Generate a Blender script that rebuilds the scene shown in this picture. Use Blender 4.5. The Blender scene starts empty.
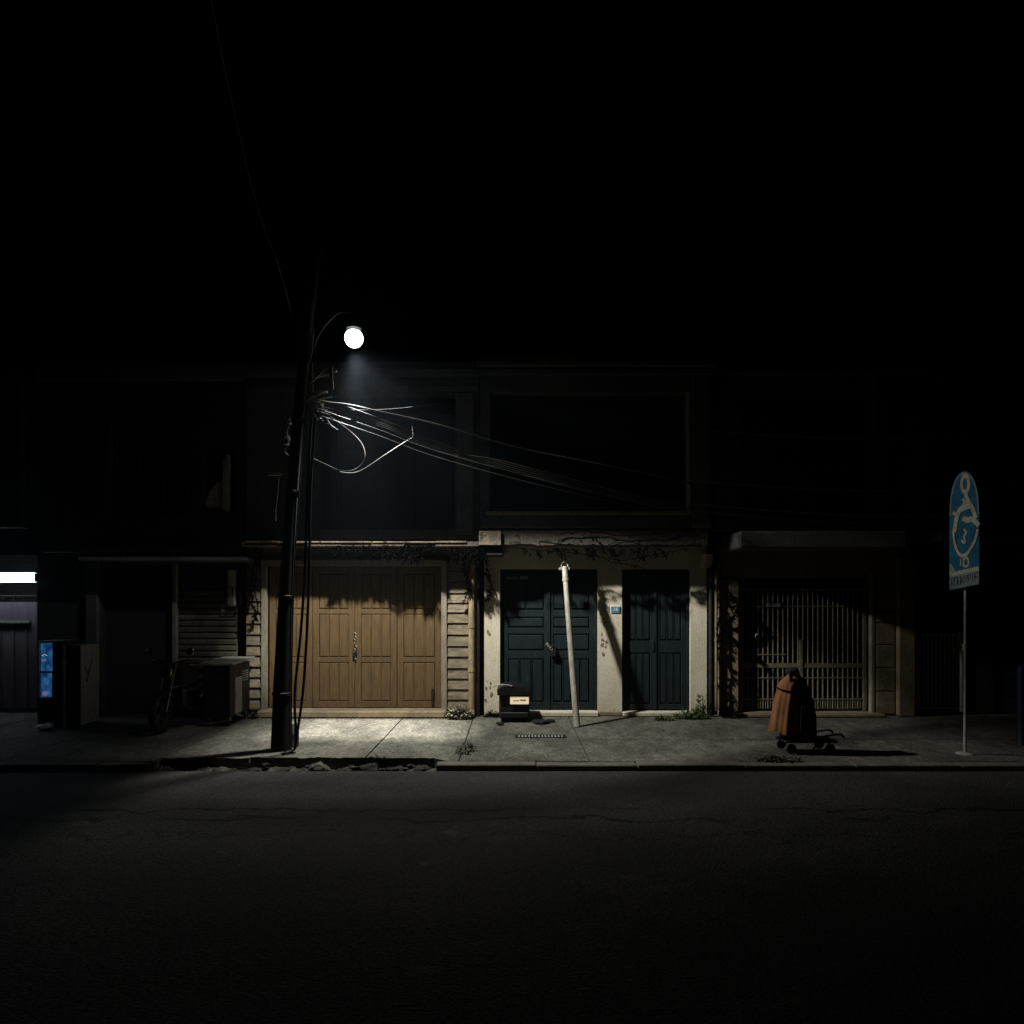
import bpy, bmesh, math, random
from mathutils import Vector, Matrix, noise as mnoise
R = math.radians
random.seed(7)
SC = bpy.context.scene
COL = SC.collection

# ------------------------------------------------------------------ camera
# metres; X to the right, Y away from the camera, Z up. The house fronts stand on Y = 0,
# the pavement in front of them runs to Y = -3.3, pavement level is Z = 0.
CAM_D, CAM_H, FPX, HOR = 11.0, 1.85, 682.0, 601.0
cd = bpy.data.cameras.new('camera'); cam = bpy.data.objects.new('camera', cd); COL.objects.link(cam)
cam.location = (0, -CAM_D, CAM_H); cam.rotation_euler = (R(90), 0, 0)
cd.sensor_width = 36; cd.lens = FPX / 1024 * 36; cd.shift_y = (HOR - 512) / 1024
cd.clip_end = 2000; cd.clip_start = 0.05
SC.camera = cam

# ------------------------------------------------------------------ night sky
w = bpy.data.worlds.new('World'); SC.world = w; w.use_nodes = True
nt = w.node_tree; bg = nt.nodes['Background']
sky = nt.nodes.new('ShaderNodeTexSky'); sky.sky_type = 'NISHITA'; sky.sun_disc = False
sky.sun_elevation = R(-6); sky.sun_rotation = R(200)
nt.links.new(sky.outputs[0], bg.inputs[0]); bg.inputs[1].default_value = 0.016
SC.view_settings.view_transform = 'Standard'; SC.view_settings.look = 'None'
SC.view_settings.exposure = 0; SC.view_settings.gamma = 1; SC.view_settings.use_curve_mapping = False

LAMP = Vector((-2.04, -2.20, 5.24))
LAMP_COL = (0.98, 0.98, 0.94)
LAMP_W, PATCH, GLOBE_L = 1380, 4.1, 7

# ------------------------------------------------------------------ helpers
def sc_(yf): return FPX / (CAM_D - yf)
def X(px, yf=0.0): return (px - 512) / sc_(yf)
def Z(py, yf=0.0): return CAM_H + (HOR - py) / sc_(yf)

class MB:
    def __init__(s): s.v = []; s.f = []
    def quad(s, *p):
        n = len(s.v); s.v += [tuple(q) for q in p]; s.f.append(tuple(range(n, n + len(p))))
    def box(s, x0, x1, y0, y1, z0, z1, b=0.0):
        if x1 < x0: x0, x1 = x1, x0
        if y1 < y0: y0, y1 = y1, y0
        if z1 < z0: z0, z1 = z1, z0
        n = len(s.v)
        if b <= 0:
            s.v += [(x, y, z) for z in (z0, z1) for x, y in ((x0, y0), (x1, y0), (x1, y1), (x0, y1))]
            s.f += [tuple(n + i for i in q) for q in ((3, 2, 1, 0), (4, 5, 6, 7), (0, 1, 5, 4), (1, 2, 6, 5), (2, 3, 7, 6), (3, 0, 4, 7))]
        else:
            b = min(b, (x1-x0)/2.1, (y1-y0)/2.1, (z1-z0)/2.1)
            bm = bmesh.new()
            vs = [bm.verts.new(p) for p in [(x, y, z) for z in (z0, z1) for x, y in ((x0, y0), (x1, y0), (x1, y1), (x0, y1))]]
            for q in ((3, 2, 1, 0), (4, 5, 6, 7), (0, 1, 5, 4), (1, 2, 6, 5), (2, 3, 7, 6), (3, 0, 4, 7)): bm.faces.new([vs[i] for i in q])
            bmesh.ops.bevel(bm, geom=bm.edges[:], offset=b, segments=1, affect='EDGES')
            s.add_bm(bm)
        return s
    def add_bm(s, bm, M=None):
        n = len(s.v); bm.verts.index_update()
        s.v += [tuple((M @ v.co) if M else v.co) for v in bm.verts]
        s.f += [tuple(n + v.index for v in f.verts) for f in bm.faces]; bm.free()
    def tube(s, pts, r, n=8, smooth=0, cap=True):
        P = [Vector(p) for p in pts]
        if smooth and len(P) > 2: P = catmull(P, smooth)
        rr = r if isinstance(r, (list, tuple)) else [r] * len(P)
        if len(rr) != len(P): rr = [rr[0] + (rr[-1] - rr[0]) * i / (len(P) - 1) for i in range(len(P))]
        base = len(s.v); up = None
        for i, p in enumerate(P):
            t = (P[min(i+1, len(P)-1)] - P[max(i-1, 0)])
            if t.length < 1e-9: t = Vector((0, 0, 1))
            t.normalize()
            if up is None: up = t.orthogonal().normalized()
            up = (up - t * up.dot(t))
            up = up.normalized() if up.length > 1e-6 else t.orthogonal().normalized()
            sd = t.cross(up)
            for k in range(n):
                a = 2*math.pi*k/n; s.v.append(tuple(p + rr[i]*(math.cos(a)*up + math.sin(a)*sd)))
        for i in range(len(P)-1):
            for k in range(n):
                a = base + i*n + k; b = base + i*n + (k+1) % n
                s.f.append((a, b, b+n, a+n))
        if cap:
            s.f.append(tuple(base + k for k in reversed(range(n)))); e = base + (len(P)-1)*n
            s.f.append(tuple(e + k for k in range(n)))
        return s
    def lathe(s, prof, c, axis=(0, 0, 1), n=24):
        q = Vector((0, 0, 1)).rotation_difference(Vector(axis).normalized())
        base = len(s.v); c = Vector(c)
        for r, h in prof:
            for k in range(n):
                a = 2*math.pi*k/n; s.v.append(tuple(c + q @ Vector((r*math.cos(a), r*math.sin(a), h))))
        for i in range(len(prof)-1):
            for k in range(n):
                a = base+i*n+k; b = base+i*n+(k+1) % n
                s.f.append((a, b, b+n, a+n))
        s.f.append(tuple(base+k for k in reversed(range(n)))); e = base+(len(prof)-1)*n
        s.f.append(tuple(e+k for k in range(n)))
        return s
    def torus(s, c, Rr, r, axis=(1, 0, 0), n=28, m=10, z=1.0):
        q = Vector((0, 0, 1)).rotation_difference(Vector(axis).normalized()); c = Vector(c); base = len(s.v)
        for i in range(n):
            A = 2*math.pi*i/n
            for j in range(m):
                B = 2*math.pi*j/m; rad = Rr + r*math.cos(B)
                s.v.append(tuple(c + q @ Vector((rad*math.cos(A), rad*math.sin(A), r*z*math.sin(B)))))
        for i in range(n):
            for j in range(m):
                s.f.append((base+i*m+j, base+((i+1) % n)*m+j, base+((i+1) % n)*m+(j+1) % m, base+i*m+(j+1) % m))
        return s
    def prism(s, poly, y0, y1):
        """poly in X,Z extruded from y0 (front, nearest the street) to y1"""
        n = len(s.v); k = len(poly)
        s.v += [(x, y0, z) for x, z in poly] + [(x, y1, z) for x, z in poly]
        s.f.append(tuple(range(n, n+k))); s.f.append(tuple(reversed(range(n+k, n+2*k))))
        for i in range(k): s.f.append((n+i, n+k+i, n+k+(i+1) % k, n+(i+1) % k))
        return s
    def prism_x(s, poly, x0, x1):
        n = len(s.v); k = len(poly)
        s.v += [(x0, y, z) for y, z in poly] + [(x1, y, z) for y, z in poly]
        s.f.append(tuple(range(n, n+k))); s.f.append(tuple(reversed(range(n+k, n+2*k))))
        for i in range(k): s.f.append((n+i, n+k+i, n+k+(i+1) % k, n+(i+1) % k))
        return s
    def wall(s, x0, x1, z0, z1, yf, yb, holes):
        """wall in the XZ plane, front face at yf, back at yb, with rectangular holes (x0,x1,z0,z1)"""
        xs = sorted({x0, x1, *[min(max(h[i], x0), x1) for h in holes for i in (0, 1)]})
        zs = sorted({z0, z1, *[min(max(h[i], z0), z1) for h in holes for i in (2, 3)]})
        def solid(i, j):
            if i < 0 or j < 0 or i >= len(xs)-1 or j >= len(zs)-1: return False
            cx, cz = (xs[i]+xs[i+1])/2, (zs[j]+zs[j+1])/2
            return not any(h[0] < cx < h[1] and h[2] < cz < h[3] for h in holes)
        for i in range(len(xs)-1):
            for j in range(len(zs)-1):
                if not solid(i, j): continue
                a, b, c, d = xs[i], xs[i+1], zs[j], zs[j+1]
                s.quad((a, yf, c), (b, yf, c), (b, yf, d), (a, yf, d))
                s.quad((b, yb, c), (a, yb, c), (a, yb, d), (b, yb, d))
                if not solid(i-1, j): s.quad((a, yb, c), (a, yf, c), (a, yf, d), (a, yb, d))
                if not solid(i+1, j): s.quad((b, yf, c), (b, yb, c), (b, yb, d), (b, yf, d))
                if not solid(i, j-1): s.quad((a, yb, c), (b, yb, c), (b, yf, c), (a, yf, c))
                if not solid(i, j+1): s.quad((a, yf, d), (b, yf, d), (b, yb, d), (a, yb, d))
        return s
    def build(s, name, mat, parent=None, loc=None, smooth=False, weld=False):
        off = Vector((0, 0, 0))
        if parent is not None:
            p = parent
            while p is not None: off += p.location; p = p.parent
        elif loc is not None: off = Vector(loc)
        me = bpy.data.meshes.new(name)
        me.from_pydata([(v[0]-off.x, v[1]-off.y, v[2]-off.z) for v in s.v], [], s.f)
        if weld or smooth:
            bm = bmesh.new(); bm.from_mesh(me)
            if weld: bmesh.ops.remove_doubles(bm, verts=bm.verts, dist=1e-5)
            bmesh.ops.recalc_face_normals(bm, faces=bm.faces); bm.to_mesh(me); bm.free()
        me.update()
        if smooth:
            me.polygons.foreach_set('use_smooth', [True]*len(me.polygons))
            try: me.set_sharp_from_angle(angle=R(55))
            except Exception: pass
        me.materials.append(mat)
        o = bpy.data.objects.new(name, me); COL.objects.link(o)
        if parent is not None: o.parent = parent
        elif loc is not None: o.location = loc
        return o

def catmull(P, k):
    out = []
    for i in range(len(P)-1):
        p0 = P[max(i-1, 0)]; p1 = P[i]; p2 = P[i+1]; p3 = P[min(i+2, len(P)-1)]
        for j in range(k):
            t = j/k
            out.append(0.5*((2*p1)+(p2-p0)*t+(2*p0-5*p1+4*p2-p3)*t*t+(3*p1-p0-3*p2+p3)*t**3))
    out.append(P[-1]); return out

def tag(o, label=None, cat=None, group=None, kind=None):
    if label: o['label'] = label
    if cat: o['category'] = cat
    if group: o['group'] = group
    if kind: o['kind'] = kind
    return o
def thing(name, label, cat, loc, group=None):
    o = bpy.data.objects.new(name, None); COL.objects.link(o); o.location = loc; o.empty_display_size = 0.2
    return tag(o, label, cat, group)
def copy_tree(o, parent=None):
    c = o.copy(); COL.objects.link(c)
    if parent is not None: c.parent = parent
    for ch in [q for q in bpy.data.objects if q.parent == o]: copy_tree(ch, c)
    return c

# ------------------------------------------------------------------ materials
def mat(name, col, rough=0.8, col2=None, scale=3.0, amt=0.5, bump=0.2, bscale=40.0, metal=0.0, spots=None, stretch=(1, 1, 1),
        spot_scale=9.0, spot_thr=0.62, fine=0.25, spec=0.3, band=0.15, mid=0.16, mscale=9.0):
    m = bpy.data.materials.new(name); m.use_nodes = True; t = m.node_tree; N = t.nodes; L = t.links
    b = N['Principled BSDF']; b.inputs['Metallic'].default_value = metal
    b.inputs['Specular IOR Level'].default_value = spec
    tc = N.new('ShaderNodeTexCoord'); mp = N.new('ShaderNodeMapping'); mp.inputs['Scale'].default_value = stretch
    L.new(tc.outputs['Object'], mp.inputs[0])
    n1 = N.new('ShaderNodeTexNoise'); n1.inputs['Scale'].default_value = scale; n1.inputs['Detail'].default_value = 8; n1.inputs['Roughness'].default_value = 0.62
    L.new(mp.outputs[0], n1.inputs['Vector'])
    rp = N.new('ShaderNodeValToRGB'); rp.color_ramp.elements[0].position = 0.5 - band; rp.color_ramp.elements[1].position = 0.5 + band
    c2 = col2 or tuple(c*0.6 for c in col)
    rp.color_ramp.elements[0].color = (*[c*(1-amt)+d*amt for c, d in zip(col, c2)], 1); rp.color_ramp.elements[1].color = (*col, 1)
    L.new(n1.outputs['Fac'], rp.inputs[0])
    n2 = N.new('ShaderNodeTexNoise'); n2.inputs['Scale'].default_value = bscale; n2.inputs['Detail'].default_value = 5
    L.new(mp.outputs[0], n2.inputs['Vector'])
    # fine grain value variation
    mr = N.new('ShaderNodeMapRange'); mr.inputs[1].default_value = 0.3; mr.inputs[2].default_value = 0.7
    mr.inputs[3].default_value = 1-fine; mr.inputs[4].default_value = 1+fine
    L.new(n2.outputs['Fac'], mr.inputs[0])
    mx = N.new('ShaderNodeMix'); mx.data_type = 'RGBA'; mx.blend_type = 'MULTIPLY'; mx.inputs[0].default_value = 1
    L.new(rp.outputs[0], mx.inputs[6]); L.new(mr.outputs[0], mx.inputs[7]); last = mx.outputs[2]
    n4 = N.new('ShaderNodeTexNoise'); n4.inputs['Scale'].default_value = mscale; n4.inputs['Detail'].default_value = 12; n4.inputs['Roughness'].default_value = 0.75
    L.new(mp.outputs[0], n4.inputs['Vector'])
    m4 = N.new('ShaderNodeMapRange'); m4.inputs[1].default_value = 0.35; m4.inputs[2].default_value = 0.65; m4.inputs[3].default_value = 1-mid; m4.inputs[4].default_value = 1+mid
    L.new(n4.outputs['Fac'], m4.inputs[0])
    x4 = N.new('ShaderNodeMix'); x4.data_type = 'RGBA'; x4.blend_type = 'MULTIPLY'; x4.inputs[0].default_value = 1
    L.new(last, x4.inputs[6]); L.new(m4.outputs[0], x4.inputs[7]); last = x4.outputs[2]
    if spots:
        n3 = N.new('ShaderNodeTexNoise'); n3.inputs['Scale'].default_value = spot_scale; n3.inputs['Detail'].default_value = 10; n3.inputs['Roughness'].default_value = 0.7
        L.new(mp.outputs[0], n3.inputs['Vector'])
        r3 = N.new('ShaderNodeValToRGB'); r3.color_ramp.elements[0].position = spot_thr; r3.color_ramp.elements[1].position = spot_thr+0.04
        L.new(n3.outputs['Fac'], r3.inputs[0])
        m3 = N.new('ShaderNodeMix'); m3.data_type = 'RGBA'; L.new(r3.outputs[0], m3.inputs[0]); L.new(last, m3.inputs[6])
        m3.inputs[7].default_value = (*spots, 1); last = m3.outputs[2]
    L.new(last, b.inputs['Base Color'])
    rr = N.new('ShaderNodeMapRange'); rr.inputs[3].default_value = max(0.05, rough-0.12); rr.inputs[4].default_value = min(1, rough+0.1)
    L.new(n1.outputs['Fac'], rr.inputs[0]); L.new(rr.outputs[0], b.inputs['Roughness'])
    if bump:
        bp = N.new('ShaderNodeBump'); bp.inputs['Strength'].default_value = bump; bp.inputs['Distance'].default_value = 0.02
        L.new(n2.outputs['Fac'], bp.inputs['Height']); L.new(bp.outputs[0], b.inputs['Normal'])
    return m

def emit(name, col, strength, pattern=None):
    m = bpy.data.materials.new(name); m.use_nodes = True; t = m.node_tree; N = t.nodes; L = t.links
    b = N['Principled BSDF']; b.inputs['Base Color'].default_value = (*[min(1, c)*0.5 for c in col], 1)
    b.inputs['Emission Color'].default_value = (*col, 1); b.inputs['Emission Strength'].default_value = strength
    if pattern:
        tc = N.new('ShaderNodeTexCoord'); n = N.new('ShaderNodeTexNoise'); n.inputs['Scale'].default_value = 9; n.inputs['Detail'].default_value = 4
        L.new(tc.outputs['Object'], n.inputs['Vector'])
        r = N.new('ShaderNodeValToRGB'); r.color_ramp.elements[0].position = 0.38; r.color_ramp.elements[0].color = (*pattern, 1)
        r.color_ramp.elements[1].position = 0.66; r.color_ramp.elements[1].color = (*col, 1)
        L.new(n.outputs['Fac'], r.inputs[0]); L.new(r.outputs[0], b.inputs['Emission Color'])
    return m

M = {}
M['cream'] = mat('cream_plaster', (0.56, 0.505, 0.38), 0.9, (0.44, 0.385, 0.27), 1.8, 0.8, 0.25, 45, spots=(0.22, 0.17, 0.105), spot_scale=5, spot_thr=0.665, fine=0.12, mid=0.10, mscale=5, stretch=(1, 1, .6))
M['tan'] = mat('tan_plaster', (0.22, 0.165, 0.095), 0.9, (0.11, 0.085, 0.055), 2.2, 0.8, 0.35, 40, spots=(0.07, 0.055, 0.035), spot_thr=0.64, fine=0.12)
M['dirty'] = mat('dirty_concrete', (0.10, 0.08, 0.057), 0.95, (0.035, 0.03, 0.025), 3.0, 0.95, 0.5, 30, spots=(0.02, 0.018, 0.015), spot_scale=6, spot_thr=0.56)
M['dirty2'] = mat('stained_concrete_edge', (0.20, 0.16, 0.10), 0.95, (0.05, 0.04, 0.03), 2.5, 1.0, 0.5, 30, spots=(0.03, 0.025, 0.02), spot_scale=5, spot_thr=0.52)
M['grey2'] = mat('pilaster_render', (0.12, 0.118, 0.108), 0.92, (0.06, 0.06, 0.055), 1.8, 0.8, 0.3, 35)
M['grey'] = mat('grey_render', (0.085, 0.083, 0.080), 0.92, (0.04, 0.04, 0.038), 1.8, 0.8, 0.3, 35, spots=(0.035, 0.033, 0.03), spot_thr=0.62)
M['black'] = mat('black_wall', (0.03, 0.028, 0.026), 0.95, (0.015, 0.014, 0.013), 2, 0.8, 0.2, 30)  # near-black base colour for the end houses and loggia walls
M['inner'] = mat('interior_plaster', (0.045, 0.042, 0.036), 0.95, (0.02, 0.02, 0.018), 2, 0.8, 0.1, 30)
M['siding'] = mat('clapboard', (0.235, 0.19, 0.12), 0.9, (0.10, 0.08, 0.055), 5.0, 0.8, 0.3, 60, spots=(0.08, 0.06, 0.04), spot_scale=4, spot_thr=0.60, stretch=(1, 1, 3.0), fine=0.2, mid=0.3)
M['timber'] = mat('brown_painted_timber', (0.135, 0.080, 0.029), 0.75, (0.075, 0.048, 0.022), 4.0, 0.9, 0.4, 50, stretch=(6, 6, 0.7), spots=(0.045, 0.032, 0.02), spot_scale=2.0, spot_thr=0.64, fine=0.2)
M['trim'] = mat('grey_trim_paint', (0.26, 0.225, 0.16), 0.8, (0.13, 0.11, 0.08), 4, 0.7, 0.2, 50, stretch=(4, 4, 1))
M['green'] = mat('dark_green_paint', (0.0075, 0.0165, 0.0165), 0.7, (0.004, 0.008, 0.0085), 6, 0.9, 0.25, 70, stretch=(5, 5, 0.8), spots=(0.022, 0.032, 0.032), spot_scale=3.2, spot_thr=0.62, fine=0.35, spec=0.2)
M['pipe'] = mat('cream_pipe', (0.36, 0.28, 0.15), 0.6, (0.17, 0.12, 0.07), 5, 0.8, 0.1, 40, stretch=(3, 3, 1), fine=0.1)
M['dkmetal'] = mat('dark_metal', (0.03, 0.03, 0.03), 0.5, (0.015, 0.013, 0.012), 8, 0.7, 0.1, 60, metal=0.5)
M['greymetal'] = mat('galvanised_steel', (0.34, 0.33, 0.30), 0.6, (0.17, 0.15, 0.12), 9, 0.7, 0.12, 60, metal=0.25, stretch=(1, 1, 0.3))
M['gate'] = mat('painted_gate_bars', (0.155, 0.135, 0.085), 0.6, (0.12, 0.095, 0.06), 9, 0.8, 0.1, 60, metal=0.2)
M['polewood'] = mat('tarred_pole_timber', (0.014, 0.013, 0.012), 0.9, (0.006, 0.006, 0.006), 6, 0.9, 0.4, 40, stretch=(5, 5, 0.4))
M['leanpole'] = mat('weathered_white_pipe', (0.36, 0.33, 0.27), 0.6, (0.20, 0.17, 0.13), 7, 0.8, 0.12, 70, stretch=(2, 2, 0.5), spots=(0.10, 0.06, 0.03), spot_scale=7, spot_thr=0.66)
M['cable'] = mat('cable_sheath', (0.11, 0.105, 0.092), 0.5, (0.09, 0.085, 0.08), 20, 0.6, 0, 60)
M['dullcable'] = mat('old_cable', (0.07, 0.07, 0.07), 0.7, None, 10, 0.5, 0, 60)
M['blackcable'] = mat('black_cable', (0.012, 0.012, 0.012), 0.5, None, 10, 0.5, 0, 60)
M['rubber'] = mat('rubber', (0.012, 0.012, 0.012), 0.8, None, 10, 0.5, 0.1, 60)
M['chrome'] = mat('chrome', (0.6, 0.6, 0.6), 0.15, (0.5, 0.5, 0.5), 10, 0.3, 0, 60, metal=1.0)
M['white'] = mat('white_enamel', (0.62, 0.60, 0.54), 0.5, (0.4, 0.37, 0.3), 10, 0.5, 0.05, 60)
M['orange'] = mat('orange_canvas', (0.27, 0.115, 0.046), 0.95, (0.14, 0.06, 0.026), 7, 0.7, 0.3, 90, stretch=(1, 1, 0.5), fine=0.15)
M['blackcloth'] = mat('black_cloth', (0.010, 0.010, 0.011), 0.95, None, 10, 0.5, 0.4, 60)
M['plastic'] = mat('black_plastic', (0.007, 0.007, 0.007), 0.5, None, 10, 0.5, 0.08, 60)
M['leaf'] = mat('weed_leaf', (0.07, 0.11, 0.03), 0.7, (0.03, 0.045, 0.015), 12, 0.8, 0, 60)
M['dryleaf'] = mat('dry_leaf', (0.13, 0.12, 0.075), 0.85, (0.04, 0.035, 0.02), 12, 0.9, 0, 60)
M['paleleaf'] = mat('pale_dry_leaf', (0.24, 0.22, 0.15), 0.85, (0.04, 0.035, 0.02), 9, 1.0, 0, 60)
M['vine'] = mat('dark_vine', (0.004, 0.0038, 0.003), 1.0, None, 12, 0.8, 0.2, 60, spec=0.0)
M['rubble'] = mat('broken_concrete', (0.12, 0.11, 0.09), 0.95, (0.05, 0.045, 0.035), 9, 0.8, 0.6, 50)
M['darkrubble'] = mat('dark_rubble', (0.035, 0.032, 0.027), 0.95, None, 9, 0.8, 0.6, 50)  # darker tone of broken concrete for most gutter pieces
M['signblue'] = mat('teal_sign_paint', (0.008, 0.082, 0.135), 0.5, (0.006, 0.05, 0.085), 9, 0.6, 0, 60)
M['cloth'] = mat('faded_cloth', (0.5, 0.46, 0.36), 0.9, (0.25, 0.22, 0.17), 8, 0.8, 0.2, 50)
M['navy'] = mat('navy_paint', (0.004, 0.011, 0.028), 0.6, None, 9, 0.5, 0, 60)
M['signcream'] = mat('faded_cream_sign_paint', (0.34, 0.31, 0.23), 0.6, (0.20, 0.18, 0.14), 9, 0.6, 0, 60)
M['signgrey'] = mat('grey_sign_paint', (0.16, 0.20, 0.20), 0.6, None, 9, 0.5, 0, 60)
M['ink'] = mat('black_lettering', (0.015, 0.015, 0.02), 0.6, None, 9, 0.3, 0, 60)
M['plateblue'] = mat('blue_enamel', (0.05, 0.20, 0.32), 0.4, (0.03, 0.13, 0.22), 20, 0.5, 0, 60)
M['purple'] = mat('dark_plum_gate_paint', (0.12, 0.085, 0.11), 0.7, (0.07, 0.05, 0.06), 4, 0.7, 0.1, 50, stretch=(4, 4, .5))
M['roof'] = mat('roof_felt', (0.04, 0.038, 0.035), 0.95, None, 3, 0.6, 0.3, 30)
M['shutter'] = mat('ribbed_shutter_steel', (0.22, 0.19, 0.14), 0.6, (0.07, 0.06, 0.045), 3, 0.8, 0.1, 40, metal=0.3)
M['glass'] = mat('dusty_dark_glass', (0.01, 0.012, 0.014), 0.6, None, 3, 0.3, 0, 40, spec=0.5)
M['winwood'] = mat('dark_window_timber', (0.028, 0.026, 0.026), 0.8, None, 5, 0.6, 0.2, 50)
M['pale'] = mat('pale_panel', (0.22, 0.22, 0.18), 0.7, (0.10, 0.10, 0.08), 3, 0.7, 0.1, 50)
M['dirt'] = mat('gutter_dirt', (0.022, 0.019, 0.015), 1.0, (0.01, 0.009, 0.007), 6, 0.9, 0.8, 30)

def pavement_mat():
    m = mat('concrete_pavement', (0.112, 0.104, 0.082), 0.92, (0.054, 0.050, 0.039), 1.1, 0.95, 0.6, 24, mid=0.42, mscale=6.5, spots=(0.05, 0.046, 0.036), spot_scale=3.4, spot_thr=0.60, fine=0.45, band=0.10, stretch=(1.1, .75, 1))
    t = m.node_tree; N = t.nodes; L = t.links; b = N['Principled BSDF']
    src = b.inputs['Base Color'].links[0].from_socket
    tc = N.new('ShaderNodeTexCoord')
    # hairline cracks
    vo = N.new('ShaderNodeTexVoronoi'); vo.feature = 'DISTANCE_TO_EDGE'; vo.inputs['Scale'].default_value = 0.75
    nz = N.new('ShaderNodeTexNoise'); nz.inputs['Scale'].default_value = 4; nz.inputs['Detail'].default_value = 6
    L.new(tc.outputs['Object'], nz.inputs['Vector'])
    ad = N.new('ShaderNodeVectorMath'); ad.operation = 'MULTIPLY_ADD'; ad.inputs[1].default_value = (0.35, 0.35, 0.35)
    L.new(nz.outputs['Color'], ad.inputs[0]); L.new(tc.outputs['Object'], ad.inputs[2]); L.new(ad.outputs[0], vo.inputs['Vector'])
    r = N.new('ShaderNodeMapRange'); r.inputs[1].default_value = 0.0; r.inputs[2].default_value = 0.012; r.inputs[3].default_value = 0.45; r.inputs[4].default_value = 1.0
    L.new(vo.outputs['Distance'], r.inputs[0])
    mx = N.new('ShaderNodeMix'); mx.data_type = 'RGBA'; mx.blend_type = 'MULTIPLY'; nm = N.new('ShaderNodeTexNoise'); nm.inputs['Scale'].default_value = 0.8; L.new(tc.outputs['Object'], nm.inputs['Vector'])
    rm = N.new('ShaderNodeMapRange'); rm.inputs[1].default_value = 0.44; rm.inputs[2].default_value = 0.54; L.new(nm.outputs['Fac'], rm.inputs[0]); L.new(rm.outputs[0], mx.inputs[0])
    L.new(src, mx.inputs[6]); L.new(r.outputs[0], mx.inputs[7]); L.new(mx.outputs[2], b.inputs['Base Color'])
    return m
def asphalt_mat():
    m = mat('asphalt', (0.050, 0.047, 0.043), 0.88, (0.030, 0.028, 0.026), 0.45, 0.95, 1.0, 55, fine=0.75, mid=0.25, mscale=14, spots=(0.085, 0.08, 0.072), spot_scale=1.1, spot_thr=0.64, stretch=(0.8, 1, 1), band=0.08)
    t = m.node_tree; N = t.nodes; L = t.links; b = N['Principled BSDF']
    src = b.inputs['Base Color'].links[0].from_socket
    tc = N.new('ShaderNodeTexCoord'); sp = N.new('ShaderNodeSeparateXYZ'); L.new(tc.outputs['Object'], sp.inputs[0])
    n = N.new('ShaderNodeTexNoise'); n.inputs['Scale'].default_value = 1.5; n.inputs['Detail'].default_value = 9; n.inputs['Roughness'].default_value = 0.65
    L.new(tc.outputs['Object'], n.inputs['Vector'])
    def M_(op, a, b_, c=None):
        q = N.new('ShaderNodeMath'); q.operation = op
        for i, v in enumerate((a, b_, c)):
            if v is None: continue
            if isinstance(v, (int, float)): q.inputs[i].default_value = v
            else: L.new(v, q.inputs[i])
        return q.outputs[0]
    last = src
    for y0, amp, wd, off in ((-4.98, 0.8, 0.026, 0), (-4.72, 0.6, 0.018, 3.1), (-5.4, 1.6, 0.014, 8.3)):
        nn = N.new('ShaderNodeTexNoise'); nn.inputs['Scale'].default_value = 1.7; nn.inputs['Detail'].default_value = 9; nn.inputs['Roughness'].default_value = 0.66
        mp = N.new('ShaderNodeMapping'); mp.inputs['Location'].default_value = (off, 0, 0); L.new(tc.outputs['Object'], mp.inputs[0]); L.new(mp.outputs[0], nn.inputs['Vector'])
        d = M_('ABSOLUTE', M_('ADD', M_('SUBTRACT', sp.outputs['Y'], y0), M_('MULTIPLY', M_('SUBTRACT', nn.outputs['Fac'], 0.5), amp)), 0)
        r = N.new('ShaderNodeMapRange'); r.inputs[1].default_value = wd*0.4; r.inputs[2].default_value = wd*1.6; r.inputs[3].default_value = 0.12; r.inputs[4].default_value = 1
        L.new(d, r.inputs[0])
        # cracks come and go along the street
        r2 = N.new('ShaderNodeMapRange'); r2.inputs[1].default_value = 0.40; r2.inputs[2].default_value = 0.47
        n5 = N.new('ShaderNodeTexNoise'); n5.inputs['Scale'].default_value = 0.9; L.new(mp.outputs[0], n5.inputs['Vector']); L.new(n5.outputs['Fac'], r2.inputs[0])
        mx = N.new('ShaderNodeMix'); mx.data_type = 'RGBA'; mx.blend_type = 'MULTIPLY'
        L.new(r2.outputs[0], mx.inputs[0]); L.new(last, mx.inputs[6]); L.new(r.outputs[0], mx.inputs[7]); last = mx.outputs[2]
    L.new(last, b.inputs['Base Color'])
    return m
M['pave'] = pavement_mat(); M['asphalt'] = asphalt_mat()
M['kerb'] = mat('worn_kerb', (0.155, 0.135, 0.10), 0.9, (0.07, 0.06, 0.045), 2.5, 0.8, 0.4, 50, spots=(0.04, 0.035, 0.03), spot_thr=0.62)

# ------------------------------------------------------------------ ground, road, pavement
g = MB(); g.quad((-400, -400, -0.30), (400, -400, -0.30), (400, 400, -0.30), (-400, 400, -0.30))
tag(g.build('ground', M['dirt']), kind='structure')
g = MB(); g.box(-120, 120, -16.0, -3.31, -0.29, -0.07)
tag(g.build('road', M['asphalt']), kind='structure')

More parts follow.
